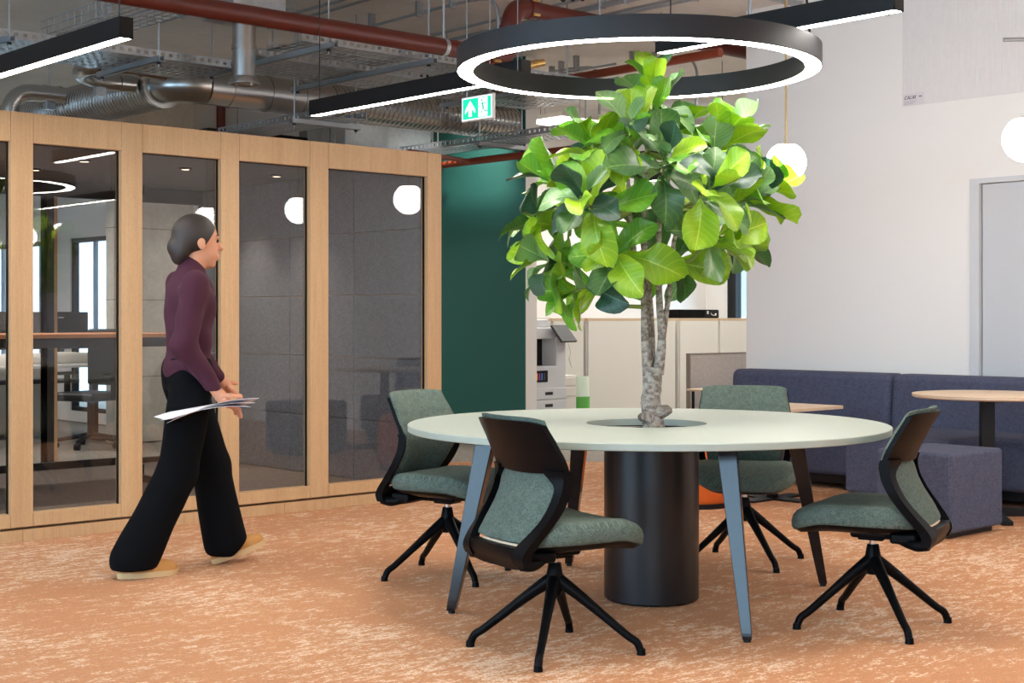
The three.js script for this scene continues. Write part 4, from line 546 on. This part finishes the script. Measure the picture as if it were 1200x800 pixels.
{ // red sprinkler main
  const p = thing('red_sprinkler_main', 'thick dark red sprinkler pipe along the front of the booth roof', 'pipe', [0, 0, 0]), y = 3.0, v = 7.44, r = 0.058;
  part('run', pipeG([1.2, y, -v], [6.62, y, -v], r), M.red, p);
  part('elbow', tube([[6.6, y, -v], [6.72, y + 0.01, -v], [6.78, y + 0.1, -v], [6.78, y + 0.22, -v], [6.84, y + 0.34, -v], [6.96, y + 0.37, -v]], [0.066, 0.07, 0.066, 0.066, 0.07, 0.066], { seg: 22, n: 30 }), M.red, p);
  for (const g of [ringAt([6.6, y, -v], [1, 0, 0], 0.074, 0.05), ringAt([6.78, y + 0.2, -v], [0, 1, 0], 0.074, 0.05), ringAt([6.97, y + 0.37, -v], [1, 0, 0], 0.074, 0.05)]) part('coupling', g, M.red, p);
  for (const [x, yy] of [[6.6, y], [6.97, y + 0.37]]) part('coupling_bolt', [ringAt([x, yy + 0.05, -v + 0.075], [1, 0, 0], 0.011, 0.06), ringAt([x, yy - 0.05, -v + 0.075], [1, 0, 0], 0.011, 0.06)], M.brass, p);
  part('run', pipeG([6.96, y + 0.37, -v], [13.9, y + 0.37, -v], r), M.red, p);
  part('valve', [pipeG([6.85, y - 0.06, -v + 0.02], [7.0, y - 0.02, -v + 0.06], 0.03), ringAt([7.02, y - 0.015, -v + 0.065], [1, 0.2, 0.3], 0.026, 0.05)], M.brass, p, 'small brass valve');
  for (const x of [3.6, 6.18]) { part('clamp', ringAt([x, y, -v], [1, 0, 0], 0.062, 0.03), M.zincPlain, p); part('hanger_rod', rod([x, y + 0.06, -v], [x, CEIL, -v], 0.008), M.zincPlain, p); }
  const c = thing('copper_pipe', 'thin red copper pipe crossing in front of the green wall', 'pipe', [0, 0, 0]); part('run', pipeG([8.41, 2.58, -10.6], [8.41, 2.58, -7.3], 0.032, 18), M.copper, c); part('branch', pipeG([8.41, 2.58, -9.75], [7.4, 2.56, -9.35], 0.02, 14), M.copper, c); part('hanger', [ringAt([8.41, 2.58, -8.3], [0, 0, 1], 0.037, 0.02), rod([8.41, 2.6, -8.3], [8.41, 2.98, -8.3], 0.006)], M.zincPlain, c);
  const c2 = thing('copper_pipe', 'thin red copper pipe under the ceiling by the white wall', 'pipe', [0, 0, 0]); part('run', pipeG([8.55, 3.2, -10.5], [8.55, 3.2, -7.0], 0.036, 18), M.copper, c2); part('hanger', [rod([8.55, 3.2, -7.6], [8.55, CEIL, -7.6], 0.006)], M.zincPlain, c2);
}
{ // galvanised conduits clipped to the ceiling
  const lines = [[7.5, 9.9, 5.9], [7.6, 9.9, 6.6], [7.72, 9.9, 5.0], [7.9, 9.9, 6.2], [8.02, 9.9, 6.0], [6.06, 9.8, 4.6], [6.32, 9.8, 5.2], [5.48, 10.0, 7.9], [6.9, 9.5, 7.7], [9.4, 11.5, 8.9], [9.5, 11.5, 9.2], [9.62, 11.5, 8.4], [9.8, 11.5, 8.3], [9.95, 11.5, 9.4]];
  lines.forEach(([u, v1, v0], i) => { const t = thing('conduit', (u > 9.2 ? ['bent galvanised conduit dropping from the ceiling at the copy room opening', 'straight galvanised conduit on the ceiling of the copy room'] : u > 7.4 ? ['bent galvanised conduit dropping from the ceiling behind the tree top', 'straight galvanised conduit along the ceiling behind the tree top'] : ['bent galvanised conduit dropping towards the red sprinkler pipe', 'straight galvanised conduit along the ceiling above the red sprinkler pipe'])[i % 2], 'conduit', [0, 0, 0], 0, 'galvanised conduits under the ceiling'), y = 3.5 - (i % 2) * 0.04; part('tube_run', i % 2 ? rod([u, y, -v1], [u, y, -v0], 0.0125) : tube([[u, y, -v1], [u, y, -v0 - 0.16], [u, y - 0.03, -v0 - 0.06], [u, y - 0.12, -v0], [u, y - 0.45, -v0]], 0.0125, { seg: 8, n: 30 }), M.zincPlain, t); for (const v of [v0 + 0.5, (v0 + v1) / 2, v1 - 0.3]) part('saddle', box(u - 0.03, u + 0.03, y - 0.016, CEIL, -v - 0.012, -v + 0.012), M.zincPlain, t); });
  const r = thing('ceiling_rail', 'long galvanised rail along the ceiling above the ring lamp', 'rail', [0, 0, 0]); part('rail', [box(5.6, 8.98, 3.54, 3.58, -5.72, -5.68), box(7.0, 8.98, 3.54, 3.58, -6.6, -6.56)], M.zincPlain, r); part('bracket', [box(6.5, 6.56, 3.54, CEIL, -5.73, -5.67), box(8.2, 8.26, 3.54, CEIL, -5.73, -5.67)], M.zincPlain, r);
  const k = thing('cable_bundle', 'bundle of black cables hanging in loops beside the red pipe elbow', 'cable', [0, 0, 0]); for (let i = 0; i < 7; i++) { const x = 6.4 + i * 0.045, dp = 0.2 + 0.08 * ((i * 37) % 5) / 5; part('cable', tube([[x, 3.5, -6.7], [x + 0.02, 3.5 - dp * 0.8, -6.68], [x + 0.05, 3.5 - dp, -6.66], [x + 0.08, 3.5 - dp * 0.7, -6.64], [x + 0.1, 3.52, -6.62]], 0.007, { seg: 6 }), M.black, k); } part('clip_rail', box(6.38, 6.85, 3.5, CEIL, -6.72, -6.6), M.zincPlain, k);
  const w = thing('pipe_fitting', 'small brass fitting on a bracket above the grey door', 'fitting', [0, 0, 0]); part('arm', rod([8.62, 2.98, -4.72], [9.0, 2.98, -4.3], 0.014), M.zincPlain, w); part('valve', [pipeG([8.86, 2.98, -4.5], [8.98, 2.9, -4.38], 0.022, 14), ringAt([8.88, 2.93, -4.46], [0, 1, 0], 0.03, 0.03)], M.brass, w);
}
{ // emergency exit sign
  const e = thing('exit_sign', 'green lit exit sign with white arrow and running figure', 'sign', [6.48, 2.62, -7.43]);
  const tex = canvas(512, 272, (c, w, h) => {
    c.fillStyle = '#f4fffb'; c.fillRect(0, 0, w, h); c.fillStyle = '#19c79a'; c.fillRect(14, 14, w - 28, h - 28);
    c.fillStyle = '#ffffff'; c.beginPath(); c.moveTo(140, 36); c.lineTo(228, 150); c.lineTo(228, 196); c.lineTo(168, 140); c.lineTo(168, 232); c.lineTo(112, 232); c.lineTo(112, 140); c.lineTo(52, 196); c.lineTo(52, 150); c.closePath(); c.fill();
    c.fillRect(282, 22, 156, 226); c.strokeStyle = '#16a884'; c.fillStyle = '#16a884'; c.lineCap = 'round'; c.lineJoin = 'round'; c.beginPath(); c.arc(342, 54, 15, 0, 7); c.fill();
    const l = (w2, ...p) => { c.lineWidth = w2; c.beginPath(); c.moveTo(p[0], p[1]); for (let i = 2; i < p.length; i += 2) c.lineTo(p[i], p[i + 1]); c.stroke(); };
    l(26, 352, 88, 366, 146); l(11, 348, 84, 316, 120, 290, 124); l(11, 358, 84, 398, 92, 412, 124); l(14, 362, 146, 340, 190, 328, 236); l(14, 368, 146, 386, 182, 432, 184);
  });
  part('sign_case', rbox(-0.012, 0.012, -0.085, 0.085, -0.165, 0.165, 0.004, 2), M.white, e);
  const pl = new THREE.PlaneGeometry(0.31, 0.155); pl.rotateY(-Math.PI / 2).translate(-0.0128, 0, 0);
  part('sign_face', pl, std({ map: tex, emissive: '#ffffff', emissiveMap: tex, emissiveIntensity: 0.75, roughness: 0.4 }), e, 'green pictogram panel');
  part('hanger_rod', [rod([0, 0.08, -0.12], [0, CEIL - 2.62, -0.12], 0.004), rod([0, 0.08, 0.12], [0, CEIL - 2.62, 0.12], 0.004)], M.zincPlain, e);
}
// ------------------------------------------------------------------ copy room
{
  const zc = -10.3;
  for (const [x0, x1, label] of [[9.96, 10.42, 'narrow white storage cabinet beside the printer'], [10.46, 11.83, 'wide cream storage cabinet behind the tree trunk'], [11.88, 12.55, 'cream storage cabinet under the black projector'], [12.56, 13.6, 'cream storage cabinet nearest the copy room window']]) {
    const c = thing('storage_cabinet', label, 'cabinet', [(x0 + x1) / 2, 0, zc], 0, 'storage cabinets in the copy room'), w = (x1 - x0) / 2;
    part('carcass', box(-w, w, 0.03, 1.15, -0.42, -0.02), M.cream, c); part('top_board', box(-w, w, 1.15, 1.178, -0.43, 0), M.creamEdge, c); part('door', rbox(-w + 0.015, w - 0.015, 0.05, 1.148, -0.02, 0, 0.003, 2), M.cream, c); part('plinth', box(-w, w, 0, 0.03, -0.4, -0.05), M.charcoal, c);
  }
  const pr = thing('office_printer', 'large grey office copier with tilted touch screen', 'printer', [9.43, 0, -9.9]);
  part('body', [rbox(-0.32, 0.33, 0.04, 0.72, -0.6, 0, 0.012), rbox(-0.32, 0.33, 0.98, 1.09, -0.6, -0.02, 0.015), rbox(-0.32, -0.28, 0.7, 1.0, -0.6, 0, 0.008), rbox(0.2, 0.33, 0.7, 1.0, -0.6, 0, 0.01)], M.silver, pr);
  part('paper_gap', box(-0.28, 0.2, 0.72, 0.98, -0.59, -0.2), M.black, pr); part('feeder', [rbox(-0.3, 0.2, 1.09, 1.17, -0.55, -0.1, 0.02), box(0.02, 0.3, 1.165, 1.175, -0.5, -0.2)], M.silver, pr);
  for (let i = 0; i < 4; i++) { const y0 = 0.06 + i * 0.115; const d = part('drawer', rbox(-0.315, 0.325, y0, y0 + 0.105, 0, 0.012, 0.004, 2), M.silver, pr); part('grip', rbox(0.04, 0.14, y0 + 0.04, y0 + 0.07, 0.01, 0.0145, 0.002, 2), M.charcoal, d); }
  const ink = part('ink_window', rbox(-0.2, 0.08, 0.57, 0.68, 0, 0.008, 0.004, 2), M.black, pr); ['#e8c71c', '#c7378f', '#2a86c8', '#45484c'].forEach((c, i) => part('ink_tank', box(-0.075 + i * 0.033, -0.058 + i * 0.033, 0.59, 0.655, 0.008, 0.011), std({ color: c, roughness: 0.4 }), ink));
  part('touch_screen', rbox(-0.14, 0.14, -0.012, 0.012, -0.1, 0.1, 0.006, 2).rotateX(0.9).rotateY(0.25).translate(0.24, 1.03, 0.06), M.monitor, pr);
  part('blue_strip', box(-0.28, 0.1, 0.93, 0.95, -0.2, -0.19), std({ color: '#2b4fb5', roughness: 0.4 }), pr);
  const cb = thing('cable', 'thin white cable hanging beside the copier', 'cable'); part('cable', tube([[9.79, 1.0, -9.95], [9.82, 0.85, -9.9], [9.8, 0.78, -9.9], [9.86, 0.7, -9.92], [9.85, 0.8, -9.95]], 0.004, { seg: 6 }), M.silver, cb);
  const bx = thing('drawer_box', 'small cream drawer box beside the copier', 'box', [9.9, 0, -10.0]); part('body', rbox(-0.1, 0.1, 0, 0.62, -0.3, 0, 0.006), M.cream, bx); part('drawer', rbox(-0.09, 0.09, 0.42, 0.5, 0, 0.01, 0.003, 2), M.cream, bx); part('drawer', rbox(-0.09, 0.09, 0.52, 0.6, 0, 0.01, 0.003, 2), M.cream, bx);
  const gb = thing('waste_bin', 'green and clear plastic bin beside the copier', 'bin', [10.17, 0, -10.12]); part('bin_body', lathe([[0.07, 0], [0.095, 0.01], [0.1, 0.4], [0.095, 0.4], [0.09, 0.02], [0.001, 0.015]], 28), std({ color: '#63b24e', roughness: 0.5 }), gb); part('bin_liner', lathe([[0.095, 0.39], [0.09, 0.6], [0.084, 0.6], [0.09, 0.39]], 28), std({ color: '#dfeedd', roughness: 0.4 }), gb);
  const pj = thing('projector_case', 'flat black projector case on the cream cabinet', 'case', [12.35, 1.178, -10.5]); part('shell', rbox(-0.42, 0.25, 0, 0.095, -0.16, 0.16, 0.01), M.plastic, pj); part('front_face', box(0.0, 0.24, 0.012, 0.085, 0.16, 0.166), M.black, pj); part('latch', rbox(0.03, 0.06, 0.045, 0.08, 0.166, 0.172, 0.003, 2), M.chrome, pj); part('handle', tube([[0.1, 0.05, 0.166], [0.11, 0.035, 0.185], [0.17, 0.035, 0.185], [0.18, 0.05, 0.166]], 0.006, { seg: 8 }), M.chrome, pj);
  const sc = thing('acoustic_screen', 'mauve grey fabric screen standing before the cream cabinets', 'screen', [11.05, 0, -9.0]); part('fabric_panel', rbox(-0.53, 0.53, 0.05, 0.83, -0.02, 0.02, 0.006), M.mauve, sc); part('screen_frame', [box(-0.545, 0.545, 0.83, 0.842, -0.022, 0.022), box(0.53, 0.545, 0.0, 0.83, -0.022, 0.022), box(-0.545, -0.53, 0.0, 0.83, -0.022, 0.022)], std({ color: '#8d8178', roughness: 0.6 }), sc);
  const bt = thing('bench_table', 'small oak table edge in front of the mauve screen', 'table', [10.55, 0, -8.55]); part('table_top', rbox(-0.3, 0.3, 0.5, 0.52, -0.25, 0.25, 0.003, 2), M.tableOak, bt); for (const x of [-0.26, 0.24]) for (const z of [-0.22, 0.2]) part('leg', box(x, x + 0.02, 0, 0.5, z, z + 0.02), M.black, bt);
}
// ------------------------------------------------------------------ office behind the booth
{
  const desk = (x, v, label) => { const d = thing('office_desk', label, 'desk', [x, 0, -v], 0, 'white office desks behind the booth'); part('desk_top', rbox(-0.8, 0.8, 0.715, 0.74, -0.4, 0.4, 0.003, 2), M.cream, d); for (const s of [-0.7, 0.7]) part('leg_frame', [box(s - 0.03, s + 0.03, 0.03, 0.715, -0.04, 0.04), box(s - 0.04, s + 0.04, 0, 0.03, -0.35, 0.35)], M.black, d); part('cable_tray', rbox(-0.5, 0.5, 0.56, 0.6, -0.1, 0.12, 0.01), M.monitor, d); };
  desk(5.75, 13.1, 'white office desk with a rolled cushion and a black monitor'); desk(5.35, 14.4, 'white office desk farther behind the booth'); desk(3.6, 12.9, 'white office desk left of the booth post');
  const mon = (x, v, turn, label, w = 0.3) => { const m = thing('monitor', label, 'monitor', [x, 0.74, -v], turn, 'black desk monitors'); part('screen_back', rbox(-w, w, 0.14, 0.5, -0.02, 0.015, 0.008), M.monitor, m); part('screen_face', box(-w + 0.01, w - 0.01, 0.15, 0.49, -0.023, -0.02), M.screen, m); part('stand', [rbox(-0.03, 0.03, 0.01, 0.25, 0.0, 0.03, 0.005), rbox(-0.12, 0.12, 0, 0.012, -0.08, 0.1, 0.004)], M.monitor, m); part('logo', box(-0.03, 0.03, 0.44, 0.45, 0.015, 0.017), M.silver, m); };
  mon(6.2, 13.3, 0.1, 'black monitor on the desk with the rolled cushion'); mon(5.5, 13.3, -0.1, 'black monitor next to the dark booth mullion', 0.27); mon(4.9, 14.5, 0, 'black monitor on the farther desk', 0.3); mon(3.9, 13.1, 0, 'black monitor left of the booth post', 0.3);
  const r = thing('rolled_cushion', 'pale rolled cushion lying on the office desk', 'cushion', [6.0, 0.74, -12.86]); part('roll', tube([[-0.3, 0.06, 0], [0, 0.065, 0.01], [0.3, 0.06, 0]], [0.05, 0.058, 0.05], { seg: 18 }), M.cloth, r);
  const g = thing('cloth_bag', 'crumpled pale bag on the office desk', 'bag', [5.5, 0.74, -12.86]); part('bag_body', rings([[0, 0.001], [0, 1], [0.05, 1.05], [0.1, 0.7], [0.12, 0.001]], (a, k) => [0.14 * k * Math.cos(a) * (1 + 0.1 * Math.sin(3 * a)), 0.09 * k * Math.sin(a)]), M.cloth, g);
  const ch = thing('task_chair', 'black office task chair by the desk behind the booth', 'chair', [6.0, 0, -12.25], 0.4); part('seat', rbox(-0.24, 0.24, 0.43, 0.51, -0.24, 0.24, 0.035, 4), M.black, ch); part('backrest', rbox(0.2, 0.26, 0.56, 1.08, -0.22, 0.22, 0.025, 4), M.black, ch); part('column', cyl(0.028, 0.028, 0.12, 0.43, 0, 0, 16), M.black, ch); for (const z of [-0.27, 0.27]) part('armrest', [rbox(-0.12, 0.12, 0.66, 0.69, z - 0.035, z + 0.035, 0.01), box(-0.02, 0.02, 0.45, 0.66, z - 0.02, z + 0.02)], M.plastic, ch); for (let k = 0; k < 5; k++) { const a = k * 1.2566 + 0.3, l = part('leg', tube([[0, 0.12, 0], [0.3 * Math.cos(a), 0.075, 0.3 * Math.sin(a)]], [0.025, 0.016], { seg: 8 }), M.black, ch); part('caster', new THREE.CylinderGeometry(0.03, 0.03, 0.045, 16).rotateX(1.57).rotateY(-a).translate(0.3 * Math.cos(a), 0.03, 0.3 * Math.sin(a)), M.plastic, l); }
  const cab = thing('low_cabinet', 'low pale cabinet behind the office desks', 'cabinet', [6.1, 0, -13.9]); part('body', box(-0.9, 0.25, 0.04, 0.68, -0.25, 0.2), std({ color: '#a8a69c', roughness: 0.7 }), cab); part('door', box(-0.88, 0.23, 0.06, 0.66, 0.2, 0.215), std({ color: '#a8a69c', roughness: 0.7 }), cab);
  const td = thing('tent_card', 'small white tent card with blue print on the left desk', 'card', [3.8, 0.74, -12.62]); part('card', extrude([[-0.06, 0], [0, 0.1], [0.06, 0], [0.052, 0], [0, 0.088], [-0.052, 0]], 0.1), M.paper, td); part('print', box(-0.04, -0.02, 0.02, 0.05, 0.1, 0.102), std({ color: '#2b3f9a' }), td);
}
shade(scene);
renderer.render(scene, camera);
